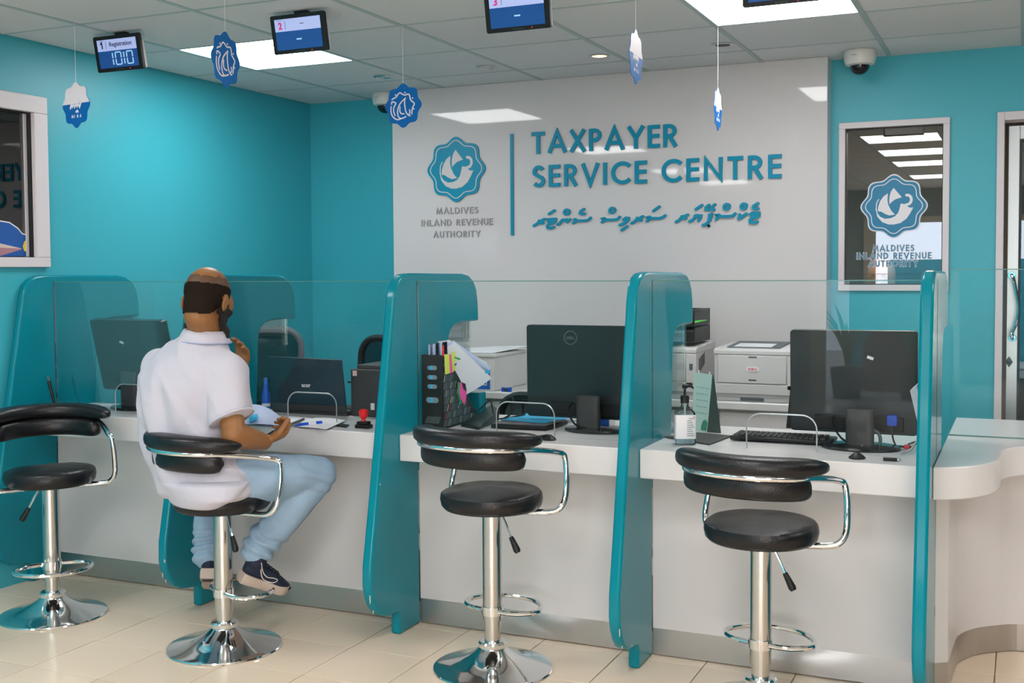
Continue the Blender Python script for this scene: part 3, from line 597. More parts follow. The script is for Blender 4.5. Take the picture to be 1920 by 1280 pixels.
def ornament(px, py, d, ang, reverse, label, R=.092):
    c = at(px, py, d=d); v = (c-CP); yaw = math.atan2(v.y, v.x)-PI/2
    t = thing('hanging_ornament', label, 'ornament', c, 0, 'blue wavy ornaments hung on threads')
    M = Matrix.Translation(c) @ Matrix.Rotation(yaw+math.radians(ang), 4, 'Z')
    MB().prism(wavy(R), 1, -.0012, .0012, M).build('disc', 'ornament_blue', t, smooth=False)
    MB().tube([c+Vector((0, 0, R*.95)), (c.x, c.y, ZC)], .0006, 5).build('thread', 'string', t)
    f = (-.0018, -.0011)
    if not reverse:
        b = MB()
        for s in ORN: b.ribbon([(p.x*R, p.y*R) for p in (spline([(q[0], q[1], 0) for q in s], 3) if len(s) > 2 else [Vector((q[0], q[1], 0)) for q in s])], R*(.055 if len(s) > 2 else .07), 1, *f)
        b.xf(M).build('calligraphy', 'ornament_white', t, smooth=False)
    else:
        P = [p for p in wavy(R*.999) if p[1] > .04*R]
        P.sort(key=lambda p: math.atan2(p[1], p[0]))
        MB().prism(P, 1, f[0], f[1]).xf(M).build('white_top', 'ornament_white', t, smooth=False)
        b = MB()
        for s in ([(-.42, -.12), (-.36, .05), (-.28, -.06), (-.2, .06), (-.1, -.08), (.0, .05), (.08, -.06), (.16, .06), (.26, -.1), (.36, .06)], [(.0, -.3), (.08, -.25), (.14, -.3)], [(.2, .2), (.28, .13), (.36, .2)]):
            b.ribbon([(x*R, z*R+.0*R) for x, z in s], R*.09, 1, *f)
        b.xf(M).build('calligraphy', 'ornament_white', t, smooth=False)
        for k, ch in enumerate('MIRA'):
            b = MB()
            for q in GL[ch][1]: b.ribbon([((-.33+.2*k+u*.13)*R, (-.55+v_*.13)*R) for u, v_ in q], R*.03, 1, *f, round_=False)
            b.xf(M).build('letter', 'ornament_white', t, smooth=False)
ornament(143, 197, 4.6, -56, True, 'blue ornament with a white upper half, hanging before the left wall')
ornament(423, 112, 3.75, 60, False, 'blue ornament with white calligraphy hanging in front of the lit ceiling panel')
ornament(756, 198, 4.75, -34, False, 'blue ornament with white calligraphy hanging at the top left corner of the sign board')
ornament(1192, 107, 3.85, 76, True, 'blue ornament turned nearly edge-on, nearest the third number display')
ornament(1346, 205, 4.9, 80, True, 'thin edge-on blue ornament hanging in front of the word CENTRE')
def dome_camera(x, y, label):
    t = thing('dome_camera', label, 'camera', (x, y, ZC), 0, 'ceiling dome cameras')
    MB().lathe([(0, 2.418), (.072, 2.418), (.076, 2.41), (.074, 2.375), (.066, 2.352), (.05, 2.347), (0, 2.347)], (x, y, 0), 40).build('housing', 'dome_white', t)
    MB().ball((x, y, 2.350), .046, seg=24, rng=14).build('dome', 'dome_glass', t)
    MB().box(x-.03, x-.005, y-.0765, y-.073, 2.388, 2.392).build('maker_mark', 'grid_metal', t, smooth=False)
dome_camera(-.735, 5.70, 'white dome camera under the ceiling right of the sign board')
dome_camera(-3.44, 5.83, 'white dome camera half hidden by the ornament beside the sign board')
for x, y, lit, lb in ((-1.902, 5.267, 1, 'small recessed downlight glowing warm yellow'), (-2.524, 5.30, 0, 'unlit recessed downlight second from the blue corner'), (-3.147, 5.313, 0, 'unlit recessed downlight nearest the blue corner'), (-1.293, 5.26, 0, 'dark unlit recessed downlight above the right end of the sign board')):
    t = thing('recessed_downlight', lb, 'light', (x, y, ZC), 0, 'round recessed downlights')
    MB().lathe([(.036, ZC-.0005), (.050, ZC-.0005), (.052, ZC-.004), (.044, ZC-.007), (.036, ZC-.004)], (x, y, 0), 32, ring=True).build('trim_ring', 'satin_chrome', t)
    MB().lathe([(0, ZC-.003), (.037, ZC-.003), (.037, ZC-.0005), (0, ZC-.0005)], (x, y, 0), 32).build('bulb', 'lamp_warm' if lit else 'aluminium' if x < -2 else 'charcoal', t)
# ------------------------------------------------------------------ monitors and laptop
ZT = .7635
def monitor(label, x, y, zb, W, H, tilt, yaw, stand, logo=None, tagp=None, sf=.022):
    t = thing('computer_monitor', label, 'monitor', (x, y, ZT), 0, 'black monitors seen from behind')
    M = Matrix.Translation((x, y, zb)) @ Matrix.Rotation(yaw, 4, 'Z') @ Matrix.Rotation(tilt, 4, 'X')
    MB().prism(rrect(-W/2, W/2, 0, H, .012), 1, 0, .030, M).build('shell', 'monitor_black', t, bevel=.002)
    MB().prism(rrect(-W/2+.004, W/2-.004, .004, H-.004, .008), 1, .030, .036, M).build('screen_bezel', 'black_plastic', t)
    MB().prism(rrect(-W*.30, W*.40, .012, H*.17, .004), 1, -.009, .001, M).build('port_cover', 'black_plastic', t, bevel=.002)
    for k in range(9): MB().box(-W*.44+k*.0001, -W*.34, -.0008, .0002, H*.90-k*.006, H*.903-k*.006, M).build('vent', 'gasket', t, smooth=False) if logo else None
    c, s = math.cos(yaw), math.sin(yaw)
    if stand:
        sx, sy = stand
        hc = M @ Vector((sx, .0, H*.16)); tp = hc+Vector((0, -sf, 0))
        b = MB(); b.loft([[Vector((tp.x+a*.046, tp.y+b_*.018, z)) for a, b_ in rrect(-1, 1, -1, 1, .5, 3)] for z in (ZT+.012, ZT+.07, tp.z+.04)]); b.build('stand_column', 'charcoal', t)
        b = MB().lathe([(0, ZT), (.130, ZT), (.132, ZT+.005), (.126, ZT+.011), (.05, ZT+.016), (0, ZT+.016)], (0, 0, 0), 48)
        for v in b.v: v.x = v.x+tp.x+sy; v.y = v.y*.75+tp.y+.02
        b.build('stand_base', 'black_gloss', t)
    if logo:
        MB().tube([M @ Vector((logo[0]+.026*math.cos(a), -.001, logo[1]+.026*math.sin(a))) for a in [2*PI*k/28 for k in range(28)]], .0022, 6, closed=True).build('logo_ring', 'printer_dark', t)
        textmesh('DELL', .016, 'logo', 'printer_dark', t, M @ Matrix.Translation((logo[0], -.001, logo[1]-.006)) @ Matrix.Rotation(PI/2, 4, 'X'), .0006, .0006)
    if tagp: MB().box(-.011, .011, -.0012, .0002, -.005, .005, M @ Matrix.Translation((tagp[0], 0, tagp[1])) @ Matrix.Rotation(.35, 4, 'Y')).build('asset_tag', 'sticker_white', t, smooth=False)
    return M
M1 = monitor('black monitor with a small white tag, behind the first glass screen', -3.668, 4.00, .842, .42, .333, math.radians(14), 0, (-.02, .02), None, (-.045, .23))
M3 = monitor('wide black monitor with a round logo in the third bay', -1.546, 4.14, .800, .515, .363, math.radians(1), 0, (.03, .03), (-.070, .315), None, .075)
M4 = monitor('black monitor with a white tag beside the printer in the fourth bay', -.548, 4.12, .800, .43, .362, math.radians(3), 0, (.04, .0), None, (.06, .268), .115)
MB().prism([(at(1474, 803, Y=4.165).x, .800), (at(1490, 680, Y=4.165).x, 1.08), (-.70, 1.08), (-.70, .800)], 1, 4.162, 4.172).build('screen_hood', 'black_plastic', D.objects['computer_monitor.002'], smooth=False)
for nm_, M, x, z in (('computer_monitor.001', M3, .165, .055), ('computer_monitor.002', M4, .135, .055)):
    p = D.objects[nm_]
    MB().prism(rrect(-.017, .017, -.018, .018, .004), 1, -.028, 0, M @ Matrix.Translation((x, 0, z))).build('blue_plug', 'blue_plastic', p, bevel=.002)
    a = M @ Vector((x, -.02, z-.015))
    MB().tube(spline([a, a+Vector((.005, -.01, -.05)), a+Vector((.03, -.03, -.085)), (a.x+.05, a.y+.02, ZT+.006), (a.x+.07, a.y+.12, ZT+.005)], 5), .0035, 6).build('cable', 'charcoal', p)
    b_ = M @ Vector((-.06, -.005, .06))
    MB().tube(spline([b_, b_+Vector((.0, -.05, -.02)), b_+Vector((.05, -.09, -.075)), (b_.x+.15, b_.y-.07, ZT+.012), (b_.x+.26, b_.y-.04, ZT+.005)], 5), .004, 6).build('cable', 'black_plastic', p)
# laptop with its lid towards the visitor
A, B, C_, E_ = at(502, 668, Y=4.03), at(640, 675, Y=4.05), at(650, 795, Y=4.10), at(508, 785, Y=4.09)
lp = thing('laptop', 'dark blue laptop lid marked acer, open on the second bay counter', 'laptop', ((C_.x+E_.x)/2, 4.1, ZT), 0)
C_.z = E_.z = ZT+.012
n = (B-A).cross(E_-A).normalized()
if n.y > 0: n = -n
MB().loft([[A, B, C_, E_], [p-n*.008 for p in (A, B, C_, E_)]]).build('lid', 'laptop_blue', lp, bevel=.002)
MB().box(E_.x, C_.x, 4.10, 4.335, ZT, ZT+.018).build('keyboard_base', 'charcoal', lp, bevel=.003)
u_ = (C_-E_).normalized(); v_ = ((A-E_)-u_*(A-E_).dot(u_)).normalized()
lm = Matrix((u_, v_, u_.cross(v_))).transposed().to_4x4()
q = A.lerp(B, .5).lerp(C_.lerp(E_, .5), .5)
q = at(572, 724, Y=4.062); q = q-n*((q-A).dot(n))+n*.0006; lm.translation = q
textmesh('acer', .026, 'logo', 'sticker_white', lp, lm @ Matrix.Translation((0, -.006, 0)), .0005, .0006)
w0, w1 = E_.lerp(A, .0), C_.lerp(B, .0)
MB().loft([[p+n*k for p in (E_.lerp(A, .02), C_.lerp(B, .02), C_.lerp(B, .14), E_.lerp(A, .14))] for k in (.0004, .0012)]).build('hinge_strip', 'charcoal', lp, smooth=False)
# ------------------------------------------------------------------ back credenza, printers, trays
YC = 5.20
wt = tag(MB().prism([(YC, .726), (YC, .764), (YP-.001, .764), (YP-.001, .726)], 0, -3.02, -.86).build('credenza_top', 'white_worktop', bevel=.006), 'long white worktop along the sign wall carrying the printers and cartons', 'worktop')
for k, (xa, xb, lb) in enumerate(((-3.0, -2.30, 'white low cabinet behind the file box in the third bay'), (-2.297, -1.30, 'white low cabinet behind the wide monitor'), (-1.297, -.87, 'white low cabinet under the right-hand printer'))):
    t = thing('low_cabinet', lb, 'cabinet', ((xa+xb)/2, YC+.03, 0), 0, 'white cabinets along the sign wall')
    MB().box(xa, xb, YC+.035, YP-.002, 0, .7255).build('carcass', 'white_laminate', t, smooth=False)
    MB().box(xa+.003, xb-.003, YC+.016, YC+.034, .03, .712).build('door', 'white_laminate', t, bevel=.002)
    MB().ball((xa+.05, YC+.010, .63), .009, seg=12, rng=8).build('lock_knob', 'chrome', t)
def printer(xc, label, right):
    y0, z0, W, Dp, H = YC+.012, .7645, .385, .36, .245
    t = thing('printer', label, 'printer', (xc, y0, z0), 0, 'pale grey desktop printers')
    x0, x1 = xc-W/2, xc+W/2
    b = MB().box(x0, x1, y0+.012, y0+Dp, z0+.022, z0+H-.022).box(x0+.012, x1-.012, y0+.02, y0+Dp-.01, z0, z0+.024); b.build('body', 'printer_grey', t, bevel=.004)
    MB().prism([(y0+.004, z0+H-.026), (y0+.004, z0+H-.008), (y0+.02, z0+H), (y0+Dp, z0+H+.012), (y0+Dp, z0+H-.026)], 0, x0-.002, x1+.002).build('top_cover', 'printer_grey', t, bevel=.003)
    MB().prism([(y0+.05, z0+H+.0022), (y0+.05, z0+H+.006), (y0+Dp-.05, z0+H+.018), (y0+Dp-.05, z0+H+.010)], 0, x0+.05, x1-.09).build('output_tray', 'printer_dark', t, smooth=False)
    MB().prism([(y0+.06, z0+H+.0068), (y0+.06, z0+H+.0082), (y0+.2, z0+H+.0145), (y0+.2, z0+H+.012)], 0, x0+.08, x1-.13).build('printed_sheet', 'paper', t, smooth=False)
    MB().box(x0+.017, x1-.050, y0, y0+.013, z0+.086, z0+H-.030).build('front_door', 'printer_grey', t, bevel=.003)
    MB().box(x0+.006, x1-.012, y0+.001, y0+.013, z0+.036, z0+.083).build('paper_drawer', 'printer_grey', t, bevel=.003)
    MB().box(x1-.048, x1, y0+.001, y0+.0125, z0+.06, z0+H-.030).build('side_column', 'printer_grey', t, bevel=.003)
    MB().box(x0+.12, x0+.23, y0+.019, y0+.026, z0+.003, z0+.018).build('drawer_grip', 'printer_dark', t, smooth=False)
    MB().box(xc-.03, xc+.008, y0-.0015, y0+.001, z0+H-.040, z0+H-.033).build('door_latch', 'printer_dark', t, smooth=False)
    lx, lz = xc-.012, z0+.153
    MB().prism(rrect(lx-.030, lx+.030, lz-.0115, lz+.0115, .011), 1, y0-.0025, y0).build('badge', 'sticker_white', t, smooth=False)
    textmesh('OKI', .0175, 'logo', 'red_plastic', t, Matrix.Translation((lx, y0-.0026, lz-.0066)) @ Matrix.Rotation(PI/2, 4, 'X') @ Matrix.Scale(1.3, 4, (1, 0, 0)), .0005, .0003)
    textmesh('B4135' if False else 'B412', .010, 'model_mark', 'charcoal', t, Matrix.Translation((lx, y0-.0006, z0+.099)) @ Matrix.Rotation(PI/2, 4, 'X') @ Matrix.Scale(1.3, 4, (1, 0, 0)), .0003, .0004) if False else MB().box(lx-.018, lx+.018, y0-.0008, y0, z0+.099, z0+.105).build('model_mark', 'charcoal', t, smooth=False)
    MB().box(x1-.03, x1-.014, y0-.0005, y0+.001, z0+.14, z0+.17).build('status_window', 'printer_dark', t, smooth=False)
    for k in range(7):
        MB().box(x1-.001, x1+.0012, y0+.06+.016*k, y0+.068+.016*k, z0+.12+.006*k, z0+.19+.004*k).build('vent', 'charcoal', t, smooth=False)
    return t
printer(-1.128, 'pale grey printer with a red OKI badge, right of the desk calendar', True)
printer(-1.600, 'pale grey printer partly behind the fourth divider, carrying black trays', False)
def tray(z, h, label, mid):
    t = thing('document_tray', label, 'tray', (-1.52, 5.32, z), 0, 'black document trays on the printer')
    x0, x1, y0, y1 = -1.70, -1.425, 5.25, 5.55
    M = Matrix.Translation((0, 0, 0))
    b = MB().box(x0, x1, y0, y1, z, z+.006).box(x0, x1, y1-.006, y1, z, z+h); b.build('shell', 'black_plastic', t, bevel=.002)
    MB().prism([(y0, z), (y0, z+h*.80), (y0+.03, z+h), (y1, z+h), (y1, z)], 0, x1-.05, x1).build('side_wall', 'black_plastic', t, bevel=.008)
    MB().prism([(y0, z), (y0, z+h*.80), (y0+.03, z+h), (y1, z+h), (y1, z)], 0, x0, x0+.012).build('side_wall', 'black_plastic', t, bevel=.004)
    for k in range(7):
        MB().box(x0+.02+.004*random.random(), x1-.052, y0+.004+.02*random.random(), y1-.02, z+.007+k*h*.105, z+.007+k*h*.105+h*.06).build('paper_bundle', ['paper_blue', 'paper', 'paper_blue', 'carton'][k % 4], t, smooth=False)
tray(1.029, .075, 'lower black document tray full of bluish papers on the left printer', 1)
tray(1.107, .079, 'upper black document tray with a green tab, topmost on the left printer', 0)
gt = at(1318, 603, Y=5.235); tag(MB().prism([(gt.x-.04, gt.z-.006), (gt.x+.012, gt.z+.006), (gt.x+.010, gt.z+.009), (gt.x-.04, gt.z+.004)], 1, 5.236, 5.26).build('green_tab', mat('tab_green', (.12, .70, .08), .6), smooth=False), 'bright green index tab sticking out of the upper document tray', 'tab')
# cartons of paper on the credenza
t = thing('paper_carton', 'white paper carton with a blue printed front under loose sheets', 'box', (-2.50, 5.40, .765))
YK = 5.225
xr, xp, xq = at(928, 735, Y=YK).x, at(862, 737, Y=YK).x, at(919, 737, Y=YK).x; zt = at(928, 668, Y=YK).z
MB().box(-2.80, xr, YK, YK+.40, .765, zt-.004).build('carton_body', 'carton', t, bevel=.003)
MB().box(-2.81, xr+.008, YK-.006, YK+.41, zt-.004, zt+.012).build('carton_lid', 'carton', t, bevel=.002)
MB().box(xp-.06, xq, YK-.0012, YK, .772, at(900, 690, Y=YK).z).build('printed_front', mat('print_blue', (.01, .12, .55), .5), t, smooth=False)
z_ = at(900, 722, Y=YK).z; MB().box(xp-.04, xq-.018, YK-.002, YK-.0012, z_, z_+.026).build('print_strip', 'sticker_white', t, smooth=False)
for k in range(3): MB().box(xq-.05+.010*k, xq-.043+.010*k, YK-.0026, YK-.002, z_+.006, z_+.020).build('print_mark', 'charcoal', t, smooth=False)
b = MB()
def sheet(mb, corners, n=8, bow=.02, th=.0006, axis=(0, 0, 1)):
    A, B, C_, D_ = [Vector(p) for p in corners]; ax = Vector(axis); g = []
    for i in range(n+1):
        for j in range(n+1):
            u, v = i/n, j/n
            g.append((A*(1-u)+B*u)*(1-v)+(D_*(1-u)+C_*u)*v+ax*bow*math.sin(PI*u)*(.4+.6*v))
    k = (n+1)**2
    fs = [(i*(n+1)+j, (i+1)*(n+1)+j, (i+1)*(n+1)+j+1, i*(n+1)+j+1) for i in range(n) for j in range(n)]
    vs = g+[p+ax*th for p in g]
    rim = [(i, 0) for i in range(n+1)]+[(n, j) for j in range(1, n+1)]+[(i, n) for i in range(n-1, -1, -1)]+[(0, j) for j in range(n-1, 0, -1)]
    q = [i*(n+1)+j for i, j in rim]
    return mb.add(vs, fs+[tuple(x+k for x in f) for f in fs]+[(q[i], q[(i+1) % len(q)], q[(i+1) % len(q)]+k, q[i]+k) for i in range(len(q))])
tag(sheet(MB(), [(-2.76, YK, zt+.014), (xr-.02, YK+.01, zt+.014), (xr+.05, YK+.34, zt+.034), (-2.76, YK+.38, zt+.014)], bow=.003).build('loose_sheet', 'paper', smooth=True), 'loose white sheets lying on the paper carton', 'paper', None)
t = thing('pencil_sharpener', 'tiny blue and black clip on the white worktop in front of the cartons', 'clip', (-2.44, 5.23, .765))
p = at(950, 732, Y=5.225)
MB().box(p.x-.026, p.x+.026, 5.215, 5.235, .7645, .787).build('clip_body', 'blue_plastic', t, bevel=.003)
MB().box(p.x-.011, p.x+.011, 5.213, 5.222, .767, .785).build('clip_centre', 'charcoal', t, bevel=.002)
t = thing('plastic_sleeve', 'clear plastic folder standing behind the wide monitor', 'folder', (-2.18, 5.4, .765))
MB().box(-2.20, -2.19, 5.33, 5.55, .7645, .935).box(-2.175, -2.168, 5.35, 5.56, .7645, .90).build('sleeve', mat('sleeve', (.55, .66, .75), .3), t, smooth=False)
# ------------------------------------------------------------------ third bay: file box
fx0, fx1, fy0, fy1 = -2.1455, -2.055, 3.895, 4.19
t = thing('file_box', 'black slotted magazine file stuffed with papers, beside the middle divider', 'file', ((fx0+fx1)/2, 4.04, ZT))
side_p = [(fy0, ZT), (fy0, 1.052), (3.925, 1.052), (4.03, .960), (4.12, .87), (fy1, .80), (fy1, ZT)]
MB().box(fx0, fx1, fy0, fy0+.004, ZT, 1.052).build('spine', 'black_plastic', t, bevel=.0015)
for x in (fx0, fx1-.003): MB().prism(side_p, 0, x, x+.003).build('side_wall', 'black_plastic', t, bevel=.001)
MB().box(fx0, fx1, fy0, fy1, ZT, ZT+.004).build('floor_panel', 'black_plastic', t, smooth=False)
for z, hw, hh in ((1.002, .021, .0085), (.965, .021, .0085), (.929, .021, .0085), (.876, .027, .011)):
    MB().prism(rrect((fx0+fx1)/2-hw, (fx0+fx1)/2+hw, z-hh, z+hh, hh*.98), 1, fy0-.0006, fy0+.001).build('label_slot', mat('slot_grey', (.22, .28, .34), .5), t, smooth=False)
    MB().box((fx0+fx1)/2-.010, (fx0+fx1)/2+.002, fy0-.0012, fy0-.0006, z-hh*.85, z+hh*.85).build('slot_print', 'sky_blue_card', t, smooth=False)
for k in range(12):
    x = fx0+.012+.0052*k; MB().loft([[Vector((x+a, fy0-.0008+b_, z_)) for a, b_ in ((0, 0), (.002, 0), (.002, .001), (0, .001))] for x, z_ in ((x, .785), (x+.011, .812))]).build('lattice_gap', mat('gap_grey', (.16, .19, .20), .6), t, smooth=False)
pts_in = lambda y, z: z < 1.045-(max(0, y-3.925))*.93 and z > ZT+.012
k = 0
for r_ in range(9):
    for q in range(20):
        y0 = 3.905+.0135*q; z0 = .772+.029*r_
        if pts_in(y0+.02, z0+.034) and y0 < fy1-.02:
            c_ = ['slot_grey', 'gap_grey', 'sleeve', 'gap_grey', 'slot_grey', 'red_plastic' if r_ < 4 and q < 4 else 'slot_grey', 'yellow_note' if r_ == 3 and q < 5 else 'gap_grey'][(q*3+r_*5) % 7]
            MB().loft([[Vector((fx1+.0006, y0+s*.010+a, z0+s*.026)) for a in (0, .0034)]+[Vector((fx1-.002, y0+s*.010+a, z0+s*.026)) for a in (.0034, 0)] for s in (0, 1)]).build('lattice_gap', c_, t, smooth=False); k += 1
pg = 'papers stuffed in the black file box'
zz = lambda x, y, X: at(x, y, X=X)
for k, (X, cs, mt_, lb) in enumerate((
    (-2.068, [(829, 655), (852, 641), (914, 708), (868, 740)], 'paper', 'front white sheet with rounded corners fanning out of the file box'),
    (-2.078, [(828, 648), (850, 638), (912, 688), (905, 700)], 'paper_blue', 'bluish transparent sleeve fanning out behind the front sheet'),
    (-2.092, [(820, 640), (842, 637), (905, 680), (900, 700)], 'paper', 'rear white sheet fanning highest out of the file box'),
    (3.925, [(803, 646), (838, 640), (840, 700), (803, 700)], 'paper_blue', 'pale blue folder standing upright in the file box'),
    (3.950, [(796, 647), (836, 641), (836, 700), (796, 700)], 'paper', 'white sheets pressed against the divider in the file box'))):
    P = [zz(*c_, X) for c_ in cs] if X < 0 else [at(*c_, Y=X) for c_ in cs]
    for p in P: p.x = max(p.x, -2.1435)
    bend = [Vector((0, 0, 0)), Vector((.0, 0, 0)), Vector((.02 if k < 3 else 0, 0, 0)), Vector((.012 if k < 3 else 0, 0, 0))]
    tag(sheet(MB(), [p+q for p, q in zip(P, bend)], bow=.006, axis=(1, 0, 0)).build('filed_sheet', mt_), lb, 'paper', pg)
for k, (cs, mt_, lb) in enumerate((
    ([(833, 664), (847, 664), (851, 697), (835, 702)], 'yellow_note', 'lime green sticky note leaning on the file box front'),
    ([(843, 664), (848, 664), (849, 698), (844, 700)], 'pink_note', 'narrow pink sticky note on top of the lime notes'),
    ([(846, 661), (853, 658), (855, 693), (849, 696)], 'yellow_note', 'bright yellow sticky note right of the pink one'),
    ([(853, 668), (864, 672), (862, 675), (852, 671)], 'green_mark', 'small green index tab on the filed sheets'),
    ([(829, 648), (833, 647), (833, 665), (829, 668)], 'red_plastic', 'red index tab at the front of the filed sheets'),
    ([(913, 691), (919, 697), (915, 703), (909, 699)], 'sky_blue_card', 'sky blue index tab at the corner of the fanned sheets'),
    ([(853, 681), (857, 681), (855, 685), (852, 685)], 'print_blue', 'tiny dark blue index tab below the green one'))):
    X = -2.046+.0016*k if k != 5 else -2.05
    P = [zz(*c_, X) for c_ in cs]
    tag(MB().loft([P, [p-Vector((.0007, 0, 0)) for p in P]]).build('sticky_note' if k < 3 else 'index_tab', mt_, smooth=False), lb, 'note' if k < 3 else 'tab', 'notes on the file box')
t = thing('pink_tag', 'pink and green paper clip tag hanging on the black file box', 'tag', zz(868, 735, -2.052))
P = [zz(*c_, -2.046) for c_ in [(862, 717), (866, 716), (870, 723), (874, 735), (873, 750), (870, 758), (864, 748), (861, 735)]]; MB().loft([P, [p+Vector((.002, 0, 0)) for p in P]]).build('tag_card', 'pink_note', t, smooth=False)
P = [zz(*c_, -2.049) for c_ in [(858, 716), (862, 717), (861, 735), (867, 757), (863, 757), (858, 738)]]; MB().loft([P, [p+Vector((.002, 0, 0)) for p in P]]).build('tag_back', 'green_mark', t, smooth=False)
P = [zz(*c_, -2.043) for c_ in [(866, 717), (872, 719), (874, 733), (869, 728)]]; MB().loft([P, [p+Vector((.002, 0, 0)) for p in P]]).build('clip', 'black_plastic', t, smooth=False)
# phone dock / black device beside the file box
t = thing('desk_device', 'low black wedge-shaped desk device beside the file box', 'device', (-1.96, 4.1, ZT))
P = [at(*p, z=ZT) for p in [(864, 799), (898, 806), (934, 790), (918, 778)]]; a, b_, c_, d_ = P
hi = [a+Vector((0, 0, .012)), b_+Vector((0, 0, .012)), c_+Vector((0, .02, .045)), d_+Vector((0, .02, .045))]
MB().loft([P, hi]).build('device_body', 'black_plastic', t, bevel=.003)
# black laptop closed with a blue card
t = thing('closed_laptop', 'closed black laptop lying flat with a sky blue card on it', 'laptop', (-1.82, 4.15, ZT))
P = [at(*p, z=ZT) for p in [(920, 803), (1024, 808), (1065, 796), (975, 786)]]; MB().loft([[p+Vector((0, 0, .002)) for p in P], [p+Vector((0, 0, .018)) for p in P]]).build('laptop_body', 'black_plastic', t, bevel=.004)
Pc = sum(P, Vector())/4; MB().loft([[Pc+(p-Pc)*.95+Vector((0, 0, z)) for p in P] for z in (.0182, .0206)]).build('laptop_lid', mat('dark_grey_lid', (.12, .12, .13), .5), t, bevel=.001)
P2 = [at(*p, z=ZT+.022) for p in [(938, 787), (1022, 793), (1092, 778), (1010, 770)]]
tag(MB().loft([P2, [p+Vector((0, 0, .0012)) for p in P2]]).build('blue_card', 'sky_blue_card', smooth=False), 'sky blue card lying on the closed black laptop', 'card')
# cable loop
q = [at(*p, d=4.55) for p in [(932, 790), (935, 765), (945, 748), (956, 742), (963, 750), (961, 768), (955, 778), (940, 787)]]
tag(MB().tube(spline(q, 6), .0045, 8).build('cable_loop', 'black_plastic'), 'black cable looping up beside the closed laptop', 'cable')
q = [at(*p, d=4.6) for p in [(890, 770), (900, 766), (912, 755), (920, 752), (924, 770), (930, 784), (950, 783), (985, 777)]]
tag(MB().tube(spline(q, 6), .003, 8).build('thin_cable', 'black_plastic'), 'thin black cable behind the desk device', 'cable')
# small box behind the third monitor stand
t = thing('eraser_box', 'small white and blue carton behind the wide monitor stand', 'box', at(1112, 795, z=ZT))
p = at(1118, 797, z=ZT); MB().box(p.x-.055, p.x+.055, p.y, p.y+.07, ZT, ZT+.040).build('carton_body', 'carton', t, bevel=.002)
MB().prism([(p.x-.0, ZT+.002), (p.x+.054, ZT+.002), (p.x+.054, ZT+.039), (p.x+.03, ZT+.038)], 1, p.y-.001, p.y+.0005).build('print_swoosh', 'print_blue', t, smooth=False)
# pen stands on the public side of the glass
def pen_stand(x, y, label, flip=1, lay=True):
    t = thing('pen_stand', label, 'pen holder', (x, y, ZT), 0, 'counter pens on black stands')
    MB().lathe([(0, ZT), (.026, ZT), (.027, ZT+.004), (.020, ZT+.010), (.009, ZT+.018), (0, ZT+.02)], (x, y, 0), 24).build('stand_base', 'black_plastic', t)
    if lay:
        MB().tube(spline([(x-.005, y, ZT+.016), (x-.03*flip, y-.02, ZT+.012), (x-.07*flip, y-.03, ZT+.005), (x-.105*flip, y-.02, ZT+.006)], 5), .005, 8).build('pen_cord', 'black_plastic', t)
        MB().tube([(x-.105*flip, y-.02, ZT+.007), (x-.118*flip, y-.018, ZT+.008)], .0075, 10).build('cord_end', 'black_plastic', t)
    elif lay is False:
        a = Vector((x+.002, y, ZT+.015)); MB().tube([a, a+Vector((-.035, .0, .115))], [.0055, .0075], 10).build('pen_holster', 'black_plastic', t)
p = at(1063, 812, z=ZT); pen_stand(p.x, 3.80, 'black counter pen stand with its cord lying left, third bay', 1)
p = at(1612, 853, z=ZT); pen_stand(p.x, 3.80, 'black pen stand in front of the monitor, fourth bay', -1, None)
p = at(118, 762, z=ZT); pen_stand(-3.975, 3.80, 'black pen stand with an upright holster at the far left of the counter', 1, False)
def pen(a, b_, r, body, tip, label):
    a, b_ = Vector(a), Vector(b_); t = thing('pen', label, 'pen', (a+b_)/2)
    MB().tube([a, a.lerp(b_, .75), a.lerp(b_, .78)], [r, r, r*.8], 12).build('barrel', body, t)
    MB().tube([a.lerp(b_, .78), a.lerp(b_, .93), b_], [r*.75, r*.6, r*.2], 12).build('tip', tip, t)
    return t
a = at(1656, 860, z=ZT+.006); b_ = at(1690, 862, z=ZT+.006); pen(a, b_, .0055, 'black_plastic', 'satin_chrome', 'short black pen lying in front of the glass, fourth bay')
a = at(957, 815, z=ZT+.006); b_ = at(930, 812, z=ZT+.006); pen(a, b_, .0055, 'black_plastic', 'satin_chrome', 'short black pen lying in front of the glass, third bay')
a = Vector((-4.012, 3.80, ZT+.15)); pen(a, (-3.990, 3.80, ZT+.045), .005, 'grey_mesh', 'black_plastic', 'grey pen hanging upright at the far left of the counter')
# ------------------------------------------------------------------ fourth bay
p = at(1284, 834, z=ZT); x, y = p.x, 3.80
p = at(1284, 832, z=ZT); x, y = p.x, p.y
t = thing('sanitiser_bottle', 'clear hand sanitiser bottle with a white label and black pump', 'bottle', (x, y, ZT))
RZ = Matrix.Translation((x, y, 0)) @ Matrix.Rotation(.42, 4, 'Z')
def rr3(hw, hd, r, z): return [RZ @ Vector((a, b_, z)) for a, b_ in rrect(-hw, hw, -hd, hd, r, 4)]
MB().loft([rr3(.034, .024, .008, ZT+.001), rr3(.036, .026, .008, ZT+.004), rr3(.036, .026, .008, ZT+.104), rr3(.033, .024, .010, ZT+.114), rr3(.022, .019, .012, ZT+.126), rr3(.013, .013, .0125, ZT+.135), rr3(.0125, .0125, .012, ZT+.150)]).build('bottle_body', 'gel' if False else 'bottle_clear', t)
MB().loft([rr3(.0325, .0225, .008, ZT+.004), rr3(.0325, .0225, .008, ZT+.025)]).build('gel_fill', 'gel', t)
